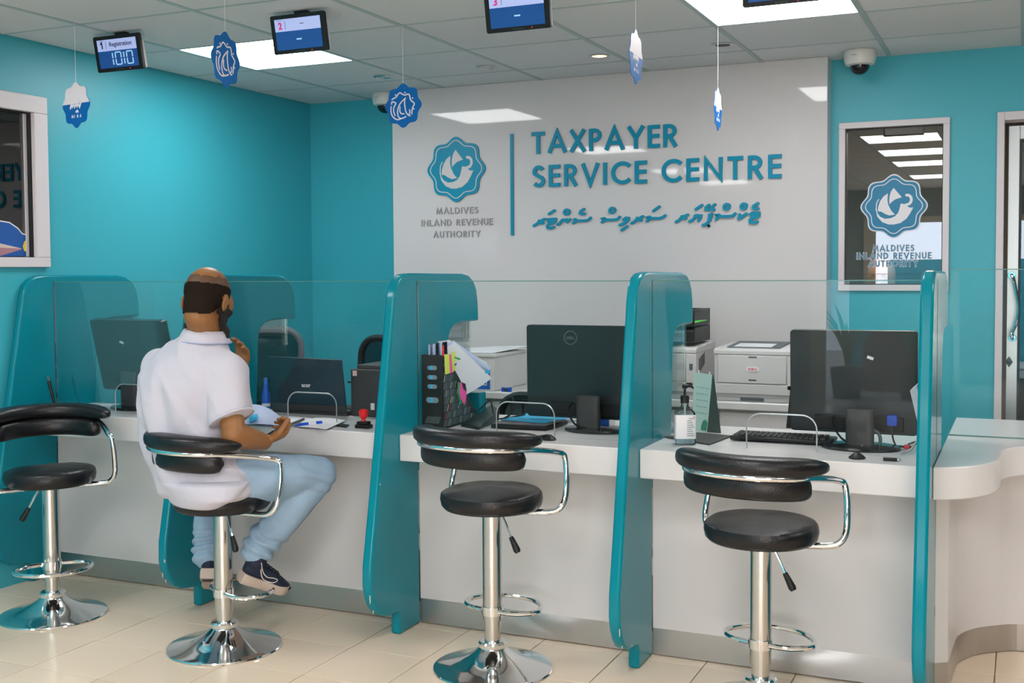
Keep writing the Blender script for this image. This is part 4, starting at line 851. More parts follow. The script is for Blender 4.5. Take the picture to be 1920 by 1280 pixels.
MB().loft([rr3(.0368, .0268, .008, ZT+.022), rr3(.0368, .0268, .008, ZT+.106)], caps=False).build('front_label', 'clear_label', t)
for k in range(9): MB().box(.004-.0 if k else .01, .030-(k*7 % 4)*.003, -.0274, -.0269, ZT+.092-.0075*k, ZT+.0938-.0075*k, RZ).build('label_line', 'printer_dark', t, smooth=False)
MB().box(.026, .030, -.0274, -.0269, ZT+.096, ZT+.100, RZ).build('label_mark', 'red_plastic', t, smooth=False)
MB().lathe([(0, ZT+.146), (.0150, ZT+.146), (.0155, ZT+.168), (.013, ZT+.172), (.0045, ZT+.173), (.0045, ZT+.196), (.009, ZT+.197), (.010, ZT+.206), (0, ZT+.207)], (x, y, 0), 20).build('pump', 'black_plastic', t)
MB().tube([RZ @ Vector((-.006, 0, ZT+.205)), RZ @ Vector((.012, 0, ZT+.206)), RZ @ Vector((.024, 0, ZT+.203)), RZ @ Vector((.030, 0, ZT+.196))], [.0075, .006, .0045, .003], 10).build('pump_spout', 'black_plastic', t)
MB().tube([(x, y, ZT+.025), (x, y, ZT+.15)], .003, 8).build('dip_tube', 'sticker_white', t)
# calendar
t = thing('desk_calendar', 'pale mint tent calendar with a dark side standing on the counter', 'calendar', (-1.09, 4.2, ZT))
a0 = at(1298, 805, z=ZT); a1 = at(1326, 810, z=ZT); r0, r1 = at(1352, 812, z=ZT), at(1326, 806, z=ZT)
tl = at(1302, 697, Y=a0.y+.04); tr = at(1336, 702, Y=a1.y+.04)
ft = [a0, a1, tr, tl]; nrm = (a1-a0).cross(tl-a0).normalized()
MB().loft([ft, [p+nrm*.002 for p in ft]]).build('calendar_front', 'calendar_mint', t, smooth=False)
bk0 = r0+Vector((-.065, .0, 0)); bk = [r0, r0+(a0-a1), tl+Vector((.002, .004, 0)), tr+Vector((.002, .004, 0))]
MB().loft([bk, [p+Vector((0, .002, 0)) for p in bk]]).build('calendar_back', 'dark_green_board', t, smooth=False)
sd = [a1, r0, tr]; nn = (r0-a1).cross(tr-a1).normalized()
MB().loft([[p-nn*.0005 for p in sd], [p+nn*.001 for p in sd]]).build('calendar_side', 'dark_green_board', t, smooth=False)
fn = nrm if nrm.y < 0 else -nrm
fp = lambda u, v: a0.lerp(a1, u).lerp(tl.lerp(tr, u), v)+fn*.0026
for r_ in range(5):
    for k in range(6): MB().loft([[fp(.22+.12*k, .30+.11*r_), fp(.27+.12*k, .30+.11*r_), fp(.27+.12*k, .315+.11*r_), fp(.22+.12*k, .315+.11*r_)], [q+fn*.0004 for q in (fp(.22+.12*k, .30+.11*r_), fp(.27+.12*k, .30+.11*r_), fp(.27+.12*k, .315+.11*r_), fp(.22+.12*k, .315+.11*r_))]]).build('date_mark', 'calendar_green', t, smooth=False)
MB().loft([[fp(.60, .02), fp(.98, .02), fp(.98, .17), fp(.85, .21), fp(.70, .18), fp(.62, .10)], [q+fn*.0004 for q in (fp(.60, .02), fp(.98, .02), fp(.98, .17), fp(.85, .21), fp(.70, .18), fp(.62, .10))]]).build('green_corner', 'calendar_green', t, smooth=False)
for u in (.25, .85): MB().tube([tl.lerp(tr, u)+Vector((0, .006*math.cos(q), .006*math.sin(q)+.003)) for q in [2*PI*k/12 for k in range(12)]], .0016, 6, closed=True).build('binding_ring', 'sticker_white', t)
# black mat and keyboard
P = [at(*p, z=ZT+.001) for p in [(1245, 820), (1330, 834), (1372, 818), (1300, 811)]]; tag(MB().loft([P, [p+Vector((0, 0, .004)) for p in P]]).build('writing_pad', 'charcoal', smooth=False), 'dark writing pad lying under the sanitiser and calendar', 'pad')
t = thing('keyboard', 'black computer keyboard lying beside the monitor in the fourth bay', 'keyboard', (-.79, 4.11, ZT))
a, b_ = at(1368, 826, z=ZT), at(1566, 831, z=ZT); k0 = MB().box(a.x, b_.x, a.y, a.y+.135, ZT+.004, ZT+.018); k0.build('keyboard_case', 'black_plastic', t, bevel=.004)
kk = MB().box(-.0075, .0075, -.0075, .0075, 0, .006).build('key', 'charcoal', t, local=True)
for r_ in range(5):
    for c_ in range(int((b_.x-a.x-.03)/.019)):
        o = kk if (r_ == 0 and c_ == 0) else kk.copy()
        if not (r_ == 0 and c_ == 0): COL.objects.link(o)
        o.location = Vector((a.x+.02+.019*c_, a.y+.02+.023*r_, ZT+.018))-t.location
# pale reader behind the last divider
t = thing('document_stand', 'pale grey slanted document stand half hidden by the right-end divider', 'stand', (-.31, 4.0, ZT))
Y0 = 3.93
pr = [at(*p, Y=Y0) for p in [(1706, 732), (1719, 721), (1735, 790), (1745, 845), (1731, 838)]]
MB().prism([(min(p.x, -.2955), max(p.z, ZT+.001)) for p in pr], 1, Y0, Y0+.10).build('stand_face', mat('stand_pale', (.60, .62, .68), .45), t, bevel=.003)
pr = [at(*p, Y=Y0+.02) for p in [(1719, 721), (1740, 714), (1752, 800), (1742, 800)]]
MB().prism([(min(p.x, -.2955), p.z) for p in pr], 1, Y0+.02, Y0+.09).build('stand_side', mat('stand_blue', (.12, .28, .36), .4), t, smooth=False)
q = [at(1723, 815, Y=3.97), at(1716, 832, Y=3.96), at(1703, 846, Y=3.95), at(1690, 850, z=ZT+.005)]
tag(MB().tube(spline(q, 6), .0035, 8).build('grey_cable', 'aluminium'), 'grey cable dropping beside the slanted document stand', 'cable')
p = at(1700, 838, z=ZT+.006); tag(MB().box(p.x-.010, p.x+.010, p.y, p.y+.02, ZT+.001, ZT+.012).build('red_cap', 'red_plastic', bevel=.002), 'small red cap lying among the cables, fourth bay', 'cap')
t = thing('tape_roll', 'clear tape roll standing behind the fourth bay monitor stand', 'tape', at(1640, 826, Y=4.02))
c_ = at(1637, 824, Y=4.02); MB().tube([c_+Vector((.024*math.cos(a), 0, .032*math.sin(a))) for a in [2*PI*k/24 for k in range(24)]], .006, 8, closed=True).build('tape_ring', 'printer_dark', t)
# ------------------------------------------------------------------ second bay
def paper_flat(pts, z, mt_, label, lift=.0):
    P = [at(*p, z=z) for p in pts]
    tag(sheet(MB(), P, bow=lift, th=.0007).build('paper_sheet', mt_), label, 'paper', 'papers on the second bay counter')
paper_flat([(470, 788), (600, 806), (640, 792), (520, 778)], ZT+.001, 'paper', 'white sheet lying under the blue pen', .003)
paper_flat([(560, 800), (612, 805), (648, 788), (590, 783)], ZT+.006, 'paper', 'white sheet in front of the laptop slot', .004)
P = [at(455, 795, z=ZT+.006), at(538, 800, z=ZT+.004), at(520, 776, d=4.75), at(470, 758, d=4.75)]
tag(sheet(MB(), P, bow=.012, th=.0008).build('paper_sheet', 'paper_blue'), 'lifted bluish folded paper beside the sleeve of the man', 'paper', 'papers on the second bay counter')
P = [at(468, 792, d=4.55), at(484, 784, d=4.55), at(482, 776, d=4.6), at(466, 778, d=4.6)]
tag(MB().loft([P, [p+Vector((0, .002, .001)) for p in P]]).build('striped_slip', 'sky_blue_card', smooth=False), 'small sky blue slip showing at the edge of the white sleeve', 'paper')
a, b_ = at(546, 797, z=ZT+.012), at(603, 792, z=ZT+.012)
t = thing('highlighter', 'blue marker pen lying on the papers in the second bay', 'pen', (a+b_)/2)
MB().tube([a, a.lerp(b_, .62)], .0065, 12).build('barrel', 'blue_plastic', t); MB().tube([a.lerp(b_, .55), a.lerp(b_, .82)], .0069, 12).build('pen_label', 'sticker_white', t); MB().tube([a.lerp(b_, .80), b_], .0075, 12).build('cap', 'blue_plastic', t)
x, y = at(499, 767, Y=4.04).x, 4.04
t = thing('spray_bottle', 'slim translucent blue bottle with a white band left of the laptop', 'bottle', (x, y, ZT))
MB().lathe([(0, ZT), (.0165, ZT), (.0175, ZT+.004), (.0175, ZT+.085), (.013, ZT+.105), (.0105, ZT+.118), (.0105, ZT+.13), (0, ZT+.13)], (x, y, 0), 24).build('bottle_body', 'blue_plastic', t)
MB().lathe([(.0178, ZT+.034), (.0182, ZT+.034), (.0182, ZT+.047), (.0178, ZT+.047)], (x, y, 0), 24).build('band', 'sticker_white', t)
MB().lathe([(0, ZT+.128), (.0085, ZT+.128), (.009, ZT+.15), (.006, ZT+.157), (0, ZT+.158)], (x, y, 0), 20).build('cap', mat('cap_blue', (.03, .16, .70), .3), t)
p = at(677, 803, z=ZT); x, y = p.x, p.y+.02
t = thing('rubber_stamp', 'black self-inking stamp with a bright red knob', 'stamp', (x, y, ZT))
MB().box(x-.030, x+.030, y-.020, y+.020, ZT, ZT+.014).build('stamp_base', 'black_plastic', t, bevel=.003); MB().box(x-.024, x+.024, y-.016, y+.016, ZT+.014, ZT+.026).build('stamp_housing', 'black_plastic', t, bevel=.003)
MB().lathe([(0, ZT+.026), (.008, ZT+.026), (.007, ZT+.034), (.012, ZT+.039), (.018, ZT+.052), (.019, ZT+.066), (.014, ZT+.073), (0, ZT+.075)], (x, y, 0), 24).build('stamp_knob', 'red_plastic', t)
P = [at(*q, z=ZT+.001) for q in [(630, 799), (650, 801), (655, 797), (638, 795)]]; tag(MB().loft([P, [p+Vector((0, 0, .003)) for p in P]]).build('ink_pad', 'black_plastic', smooth=False), 'flat black ink pad lying left of the red stamp', 'pad')
# black box behind the stamp
t = thing('printer_box', 'black boxy receipt device with white stickers behind the red stamp', 'device', (-2.36, 4.2, ZT))
a = at(659, 783, z=ZT); x0 = at(658, 760, Y=4.12).x; z1 = at(660, 692, Y=4.12).z
MB().box(x0, -2.19, 4.12, 4.36, ZT, z1).build('device_body', 'charcoal', t, bevel=.004)
c_ = at(690, 684, Y=4.15); MB().box(at(669, 690, Y=4.15).x, -2.19, 4.15, 4.34, z1, c_.z).build('upper_unit', mat('upper_dark', (.06, .058, .06), .5), t, bevel=.003)
p = at(662, 699, Y=4.118); MB().box(p.x-.002, p.x+.018, 4.117, 4.1202, p.z-.012, p.z+.010).build('sticker', mat('pale_pink_label', (.70, .52, .50), .6), t, smooth=False)
p = at(699, 762, Y=4.118); MB().box(p.x-.010, p.x+.008, 4.117, 4.1202, p.z-.014, p.z+.014).build('sticker', 'clear_label', t, smooth=False)
q = [at(*p, Y=4.2) for p in [(652, 716), (668, 716)]]; MB().tube(q, .004, 8).build('side_pin', 'black_plastic', t)
q = [at(*p, Y=4.11) for p in [(628, 772), (640, 763), (655, 766), (662, 771)]]; tag(MB().tube(spline(q, 5), .0025, 6).build('thin_cable', 'black_plastic'), 'thin black cable between the laptop and the receipt device', 'cable')
# ------------------------------------------------------------------ staff chairs
def office_chair(x, y, rz, zb, label, seatmat, back, teal=False):
    t = thing('office_chair', label, 'chair', (x, y, 0), rz, 'staff chairs behind the counter')
    rim = [(a, .03*(1-(z-.62)), z) for a, z in rrect(-.22, .22, .58+zb, 1.02+zb, .09, 5)]
    MB().tube([(a, .02+.05*(z-.5), z) for a, _, z in rim], .018, 8, closed=True).build('backrest', back, t, local=True)
    MB().prism([(a*.95, .8+zb+(z-.8-zb)*.95) for a, _, z in rim], 1, .030, .036).build('back_mesh', 'mesh_panel' if 'mesh_panel' in MATS else 'grey_mesh', t, local=True)
    MB().loft([[Vector((a, b_-.24, z)) for a, b_ in rrect(-w_, w_, -w_, w_, .08, 4)] for w_, z in ((.21, .47), (.235, .50), (.225, .535))]).build('seat', seatmat, t, local=True)
    for s in (-1, 1):
        arm = MB().tube(spline([(s*.23, -.10, .50), (s*.27, -.12, .60), (s*.275, -.14, .70)], 4), .014, 8).build('armrest_post', 'black_plastic', t, local=True)
        MB().prism([(a*.5+s*.275, b_-.2) for a, b_ in rrect(-.09, .09, -.13, .13, .04, 4)], 2, .70, .725).build('armrest', 'black_plastic', t, bevel=.006, local=True)
    MB().tube([(0, .02, .62+zb), (0, .05, .50), (0, -.1, .455), (0, -.24, .45)], .02, 8).build('back_support', 'black_plastic', t, local=True)
    MB().lathe([(0, .10), (.03, .10), (.028, .47), (0, .47)], (0, -.24, 0), 20).build('column', 'black_plastic', t, local=True)
    for k in range(5):
        a = 2*PI*k/5; d = Vector((math.cos(a), math.sin(a), 0)); c0 = Vector((0, -.24, .10))
        l = MB().tube([c0, c0+d*.15+Vector((0, 0, -.01)), c0+d*.29+Vector((0, 0, -.035))], [.025, .02, .015], 8).build('leg', 'black_plastic', t, local=True)
        MB().ball(c0+d*.29+Vector((0, 0, -.072)), .027, seg=12, rng=8).build('caster', 'black_plastic', l, local=True)
    return t
glass('mesh_panel', (.30, .38, .40), 1.5, .4)
p = at(506, 690, Y=4.72); office_chair(p.x-.11, 4.76, math.radians(20), .06, 'grey mesh office chair behind the raised hand of the man', 'teal_lacquer', mat('chair_grey', (.09, .10, .12), .6))
p = at(712, 690, Y=4.78); office_chair(p.x+.075, 4.76, math.radians(-8), .03, 'black mesh office chair behind the receipt device', 'teal_lacquer', 'black_plastic')
office_chair(-2.0, 4.78, math.radians(4), -.22, 'low black office chair behind the file box, only its armrest showing', 'teal_lacquer', 'black_plastic')
p = at(880, 756, Y=4.30); p.x = -2.110; t = thing('desk_cup', 'plain teal box on the staff side behind the file box', 'box', (p.x, 4.30, ZT))
MB().prism(rrect(p.x-.034, p.x+.034, 4.27, 4.33, .006, 3), 2, ZT, at(880, 735, Y=4.28).z).build('cup_body', 'teal_lacquer', t, bevel=.002)
# ------------------------------------------------------------------ the seated man
U = Vector((.9115, .4114, 0)); Wd = Vector((-.4114, .9115, 0)); Z = Vector((0, 0, 1))
def sph(M, c, r, seg=14, rng=9):
    return [Vector(c)+(M @ Vector((r*math.sin(PI*j/rng)*math.cos(2*PI*k/seg), r*math.sin(PI*j/rng)*math.sin(2*PI*k/seg), r*math.cos(PI*j/rng)))) for j in range(rng+1) for k in range(seg)]
I3 = Matrix.Identity(3)
class Blob:
    """solids hulled from pairs of ellipsoids, fused to one continuous surface"""
    def __init__(s): s.bm = bmesh.new()
    def hull(s, *pts):
        bm = bmesh.new()
        for p in pts: bm.verts.new(p)
        bmesh.ops.remove_doubles(bm, verts=bm.verts, dist=1e-5)
        r = bmesh.ops.convex_hull(bm, input=bm.verts)
        bmesh.ops.delete(bm, geom=list({g for g in r['geom_interior']+r['geom_unused'] if isinstance(g, bmesh.types.BMVert)}), context='VERTS')
        me = D.meshes.new('t'); bm.to_mesh(me); bm.free(); s.bm.from_mesh(me); D.meshes.remove(me)
    def chain(s, pts, rad, M=I3):
        for a, b, r0, r1 in zip(pts, pts[1:], rad, rad[1:]): s.hull(*sph(M, a, r0), *sph(M, b, r1))
    def ell(s, c, M, r=1): s.hull(*sph(M, c, r, 20, 12))
    def sections(s, secs):
        E_ = []
        for c, R_, F_, a, b, h in secs:
            up = R_.cross(F_).normalized(); M = Matrix((R_*a, F_*b, up*h)).transposed(); E_.append(sph(M, c, 1, 20, 8))
        for p, q in zip(E_, E_[1:]): s.hull(*p, *q)
    def finish(s, name, voxel, smooth, material, parent, fn=None, ang=80):
        me = D.meshes.new(name); s.bm.to_mesh(me); s.bm.free()
        o = D.objects.new(name, me); COL.objects.link(o)
        r = o.modifiers.new('r', 'REMESH'); r.mode = 'VOXEL'; r.voxel_size = voxel
        if smooth: k = o.modifiers.new('s', 'SMOOTH'); k.iterations = smooth; k.factor = .5
        dg = bpy.context.evaluated_depsgraph_get(); dg.update()
        m2 = D.meshes.new_from_object(o.evaluated_get(dg)); D.objects.remove(o); m2.name = name
        if fn:
            nn = [v.normal.copy() for v in m2.vertices]
            for v, n_ in zip(m2.vertices, nn): v.co = fn(v.co, n_)
        m2.transform(Matrix.Translation(-org(parent))); m2.materials.clear()
        return link(name, m2, material, parent, ang=ang)
man = thing('person', 'balding bearded man in white polo shirt and jeans seated on a stool with a phone', 'person', (-2.69, 3.33, .57))
ph = math.radians(40)
Fb = (math.cos(ph)*Wd+math.sin(ph)*U); Rb = (math.cos(ph)*U-math.sin(ph)*Wd)
shR, shL = at(424, 700, d=4.07), at(304, 684, d=4.26)
elR, wrR = at(438, 815, d=3.985), at(495, 828, d=4.13)
elL, wrL = at(372, 768, d=4.50), at(448, 714, d=4.425)
hipR, knR, anR = at(432, 900, d=4.10), at(596, 888, d=4.27), at(482, 1030, d=4.22)
hipL, knL, anL = at(365, 905, d=4.24), at(402, 900, d=4.58), at(388, 1040, d=4.44)
HC = at(390, 560, d=4.13)
hF = Vector((-.10, .90, -.42)).normalized(); hR = Vector((1, .11, 0)).normalized(); hU = hR.cross(hF).normalized(); hR = hF.cross(hU)
HM = Matrix((hR, hF, hU)).transposed()
H = lambda x, y, z: HC+HM @ Vector((x, y, z))
hm = lambda a, b, c: HM @ Matrix.Diagonal((a, b, c))
b = Blob()
# head: skull, face, jaw, neck, ears, nose
b.ell(H(0, -.012, .022), hm(.076, .094, .090)); b.ell(H(0, .035, -.015), hm(.066, .062, .085))
b.hull(*sph(hm(.058, .05, .05), H(0, .03, -.05), 1), *sph(hm(.036, .03, .028), H(0, .060, -.098), 1))
b.hull(*sph(I3, H(0, .088, .015), .008), *sph(I3, H(0, .098, -.026), .012), *sph(I3, H(0, .084, -.032), .017))
for s in (-1, 1):
    b.hull(*sph(hm(.006, .016, .028), H(s*.078, -.004, -.024), 1), *sph(hm(.0035, .019, .032), H(s*.087, -.016, -.020), 1))
    b.ell(H(s*.028, .084, .028), hm(.020, .012, .009)); b.ell(H(s*.040, .050, -.004), hm(.030, .040, .048))
nk = at(386, 622, d=4.14)
b.chain([H(0, -.035, -.03), H(0, -.03, -.075), nk+Vector((0, 0, .01)), nk+Vector((-.02, -.01, -.06))], [.060, .056, .060, .075])
# right arm and hand
b.chain([shR.lerp(elR, .55), elR, elR+(wrR-elR)*.35, wrR], [.043, .045, .044, .030])
b.chain([wrL, elL, elL+(shL-elL)*.4], [.030, .042, .05])
def hand(wr, d, n, spread, curls, thumb, side, L=1.0):
    d = d.normalized(); n = (n-d*n.dot(d)).normalized(); s = d.cross(n)*side      # s points to the thumb side
    M = Matrix((s, d, n)).transposed()
    palm = wr+d*.055*L
    b.hull(*sph(M @ Matrix.Diagonal((.024, .02, .016)), wr+d*.008, 1), *sph(M @ Matrix.Diagonal((.037, .022, .0145)), wr+d*.072*L, 1))
    for k, (off, l, r0) in enumerate(((.030, .072, .0092), (.010, .079, .0095), (-.0105, .074, .0090), (-.029, .058, .0080))):
        p = wr+d*.078*L+s*off; dd = (d+s*off*spread).normalized(); pts = [p-dd*.012, p]; ang = 0
        for q, f in enumerate((.45, .30, .25)):
            ang += curls[k]*(1.0 if q else .7); ax = dd*math.cos(ang)+n*math.sin(ang); pts.append(pts[-1]+ax*l*f*L)
        b.chain(pts, [r0*1.05, r0*1.05, r0, r0*.92, r0*.8])
    p = wr+d*.022*L+s*.022; pts = [p]
    for v, l in zip(thumb, (.036, .032, .027)): pts.append(pts[-1]+(s*v[0]+d*v[1]+n*v[2]).normalized()*l*L)
    b.chain(pts, [.0155, .0125, .0112, .0088])
dR = (at(530, 814, d=4.19)-wrR).normalized(); nR = (Z*.8+Wd*.45); nR = (nR-dR*nR.dot(dR)).normalized()
hand(wrR, dR, nR, .5, [.95, 1.0, 1.05, 1.1], [(.95, .45, .15), (.45, .8, .55), (-.1, .9, .45)], 1, 1.05)
wh = at(450, 706, d=4.42); dL = (at(458, 655, d=4.42)-wh)
hand(wh, dL, (-U*.55-Wd*.8), 1.0, [.38, .45, .52, .60], [(.9, .6, .25), (.55, .85, .35), (.2, .95, .45)], -1, 1.05)
skin = b.finish('body', .0042, 3, 'skin', man)
# eyes, brows, lips
for s in (-1, 1):
    e = MB().ball(H(s*.030, .083, .010), .0110, seg=14, rng=10).build('eye', 'sticker_white', man)
    MB().ball(H(s*.030, .0915, .008), .0045, seg=10, rng=8).build('iris', 'gasket', e)
    MB().tube([H(s*.014, .095, .030), H(s*.028, .095, .036), H(s*.042, .082, .032)], [.002, .003, .002], 8).build('eyebrow', 'hair', man)
MB().ball(H(0, .094, -.062), (1, 1, 1), HM @ Matrix.Diagonal((.022, .010, .006)), 14, 8).build('mouth', 'lip', man)
# short hair around the bald crown, beard
def shell(name, material, keep, grow, src=skin):
    me = src.data; off = org(man); vs = {}; V = []; F = []
    for p in me.polygons:
        cs = [HM.transposed() @ (me.vertices[i].co+off-HC) for i in p.vertices]
        c = sum(cs, Vector())/len(cs)
        if keep(c):
            f = []
            for i in p.vertices:
                if i not in vs: vs[i] = len(V); V.append((me.vertices[i].co.copy(), me.vertices[i].normal.copy()))
                f.append(vs[i])
            F.append(f)
    n = len(V); m2 = D.meshes.new(name)
    co = [a+b_*grow(HM.transposed() @ (a+off-HC)) for a, b_ in V]+[a-b_*.002 for a, b_ in V]
    edges = {}
    for f in F:
        for i in range(len(f)):
            k = (f[i], f[(i+1) % len(f)]); edges[k] = 1
    rim = [(a, b_, b_+n, a+n)[::-1] for a, b_ in edges if (b_, a) not in edges]
    m2.from_pydata(co, [], F+[tuple(i+n for i in f[::-1]) for f in F]+rim)
    return link(name, m2, material, man, ang=80)
wob = lambda c, s=90, a=.006: a*noise.noise(Vector((c.x*s, c.y*s, c.z*s)))
near = lambda c: c.length < .155 and abs(c.x) < .088
ear = lambda c: abs(c.x) > .074 and -.045 < c.y < .020 and c.z < .014
top = lambda c: .045+.24*min(0, c.y)+wob(c, 70, .004)
nape = lambda c: -.088+.5*max(0, abs(c.x)-.035)+.9*max(0, c.y+.05)+wob(c, 70, .003)
shell('hair', 'hair', lambda c: near(c) and not ear(c) and nape(c) < c.z < top(c) and c.y < .026+.25*max(0, c.z-.01), lambda c: .0030)
shell('thin_crown_hair', mat('thin_hair', (.11, .050, .022), .55, mottle=.5, mscale=260), lambda c: near(c) and top(c)-.004 < c.z < top(c)+.030+wob(c, 70, .006) and c.y < .035, lambda c: .0010)
bd = lambda c: near(c) and c.z < -.022 and c.y > max(-.004+.9*max(0, -.045-c.z), -.01)+wob(c) and not (c.z > -.045 and abs(c.x) < .04) and not (-.075 < c.z < -.048 and abs(c.x) < .024) and c.z > -.14
shell('beard', 'beard_hair', bd, lambda c: .005+.022*min(1, max(0, (-.045-c.z)/.05))+wob(c, 150, .003))
# polo shirt
b = Blob(); Zb = Z
ax = (shR-shL).normalized()
P_ = lambda x, y, d: at(x, y, d=d)
Rs = (Rb+Vector((0, 0, -.10))).normalized()
b.sections([(P_(388, 916, 4.13), Rb, Fb, .205, .165, .035), (P_(380, 885, 4.14), Rb, Fb, .208, .165, .05), (P_(356, 835, 4.15), Rb, Fb, .200, .150, .05), (P_(347, 775, 4.16), Rb, Fb, .210, .148, .05),
            (P_(348, 715, 4.16), Rs, Fb, .218, .140, .05), (P_(360, 682, 4.15), Rs, Fb, .190, .118, .045), (P_(371, 652, 4.145), Rs, Fb, .135, .098, .035), (P_(381, 628, 4.14), Rs, Fb, .075, .075, .02)])
b.chain([P_(368, 670, 4.15), shR, shR+(elR-shR)*.3], [.085, .078, .079])
sd = (elR-shR).normalized()
b.chain([shL, P_(305, 770, 4.2)], [.074, .085])
def disc(c, ax_, r, th): 
    q = ax_.orthogonal().normalized(); M = Matrix((q*r, ax_.cross(q)*r, ax_*th)).transposed(); return sph(M, c, 1)
hemR = shR.lerp(elR, .72); hax = (P_(443, 805, 3.995)-P_(426, 760, 4.02)).normalized()
b.hull(*sph(I3, shR+sd*.03, .078), *disc(hemR, hax, .079, .012))
b.chain([P_(350, 680, 4.17), shL, shL+(elL-shL)*.45], [.085, .072, .068])
def shirt_folds(co, n_):
    w_ = Vector((co.x*9, co.y*9, co.z*5)); f = .013*noise.noise(w_*1.3)
    s_ = (co.x*Rb.x+co.y*Rb.y)*1.0+co.z*.55
    f += .0075*math.sin(s_*44+4*noise.noise(w_*.8))*max(0, 1-abs(co.z-.80)/.22)
    sx = (co.dot(Rb)*.75+co.z*.66)*11; sy = (co.dot(Rb)*.66-co.z*.75)*3.2
    r_ = 1-2.2*abs(noise.noise(Vector((sx, sy, 3.1)))); f += .007*max(0, r_)**2-.003
    return co+n_*f
shirt = b.finish('polo_shirt', .0075, 7, 'polo', man, shirt_folds)
# shirt tail over the seat, collar
b = Blob()
b.sections([(P_(380, 900, 4.08), Rb, Fb, .208, .14, .02), (P_(374, 928, 4.03), Rb, Fb, .180, .090, .012), (P_(365, 947, 4.005), Rb, Fb, .115, .055, .006)])
b.finish('shirt_tail', .006, 3, 'polo', man)
nb = P_(384, 624, 4.14); cn = (HC-nb).normalized(); cn = (cn*.75+Z*.6).normalized()
def ringpts(c, n_, rx, ry, k=28):
    r_ = (Rb-n_*Rb.dot(n_)).normalized(); f_ = n_.cross(r_)
    return [c+r_*rx*math.cos(2*PI*i/k)+f_*ry*math.sin(2*PI*i/k) for i in range(k)]
MB().loft([ringpts(nb-cn*.028, cn, .094, .094), ringpts(nb-cn*.004, cn, .083, .083), ringpts(nb+cn*.012, cn, .074, .074), ringpts(nb+cn*.010, cn, .068, .068), ringpts(nb-cn*.012, cn, .070, .070)], caps=False).build('collar', 'polo', man, ang=80)
MB().tube([p for p in ringpts(nb-cn*.030, cn, .0965, .0965)], .0022, 6, closed=True).build('collar_piping', 'polo_trim', man)
MB().tube([hemR+hax*.004+(hax.orthogonal().normalized()*math.cos(a)+hax.cross(hax.orthogonal().normalized())*math.sin(a))*.0790 for a in [2*PI*k/30 for k in range(30)]], .004, 6, closed=True).build('sleeve_hem', 'polo', man)
# jeans
b = Blob()
b.sections([(P_(398, 905, 4.15), Rb, Fb, .178, .135, .085), (P_(404, 893, 4.17), Rb, Fb, .170, .135, .08)])
b.chain([hipR, hipR.lerp(knR, .5), knR, knR.lerp(anR, .25), knR.lerp(anR, .6), anR], [.094, .087, .070, .072, .066, .059])
b.chain([hipL, hipL.lerp(knL, .5), knL, knL.lerp(anL, .3), anL], [.094, .084, .070, .068, .056])
def jean_folds(co, n_):
    f = .006*noise.noise(co*13)
    for k_, a_ in ((knR, anR), (knL, anL)):
        d = (a_-k_); t = (co-k_).dot(d)/d.length_squared; q = (co-k_-d*t).length
        if q < .12:
            g = max(0, 1-abs(t-.92)/.30)
            f += g*.0085*math.sin(t*46+5*noise.noise(co*9))
            f += max(0, 1-abs(t-.02)/.22)*.004*math.sin(t*60+(co.x+co.y)*40)
    return co+n_*f
b.finish('jeans', .0065, 4, 'denim', man, jean_folds)
q0, q1 = P_(456, 862, 4.015), P_(500, 858, 4.06)
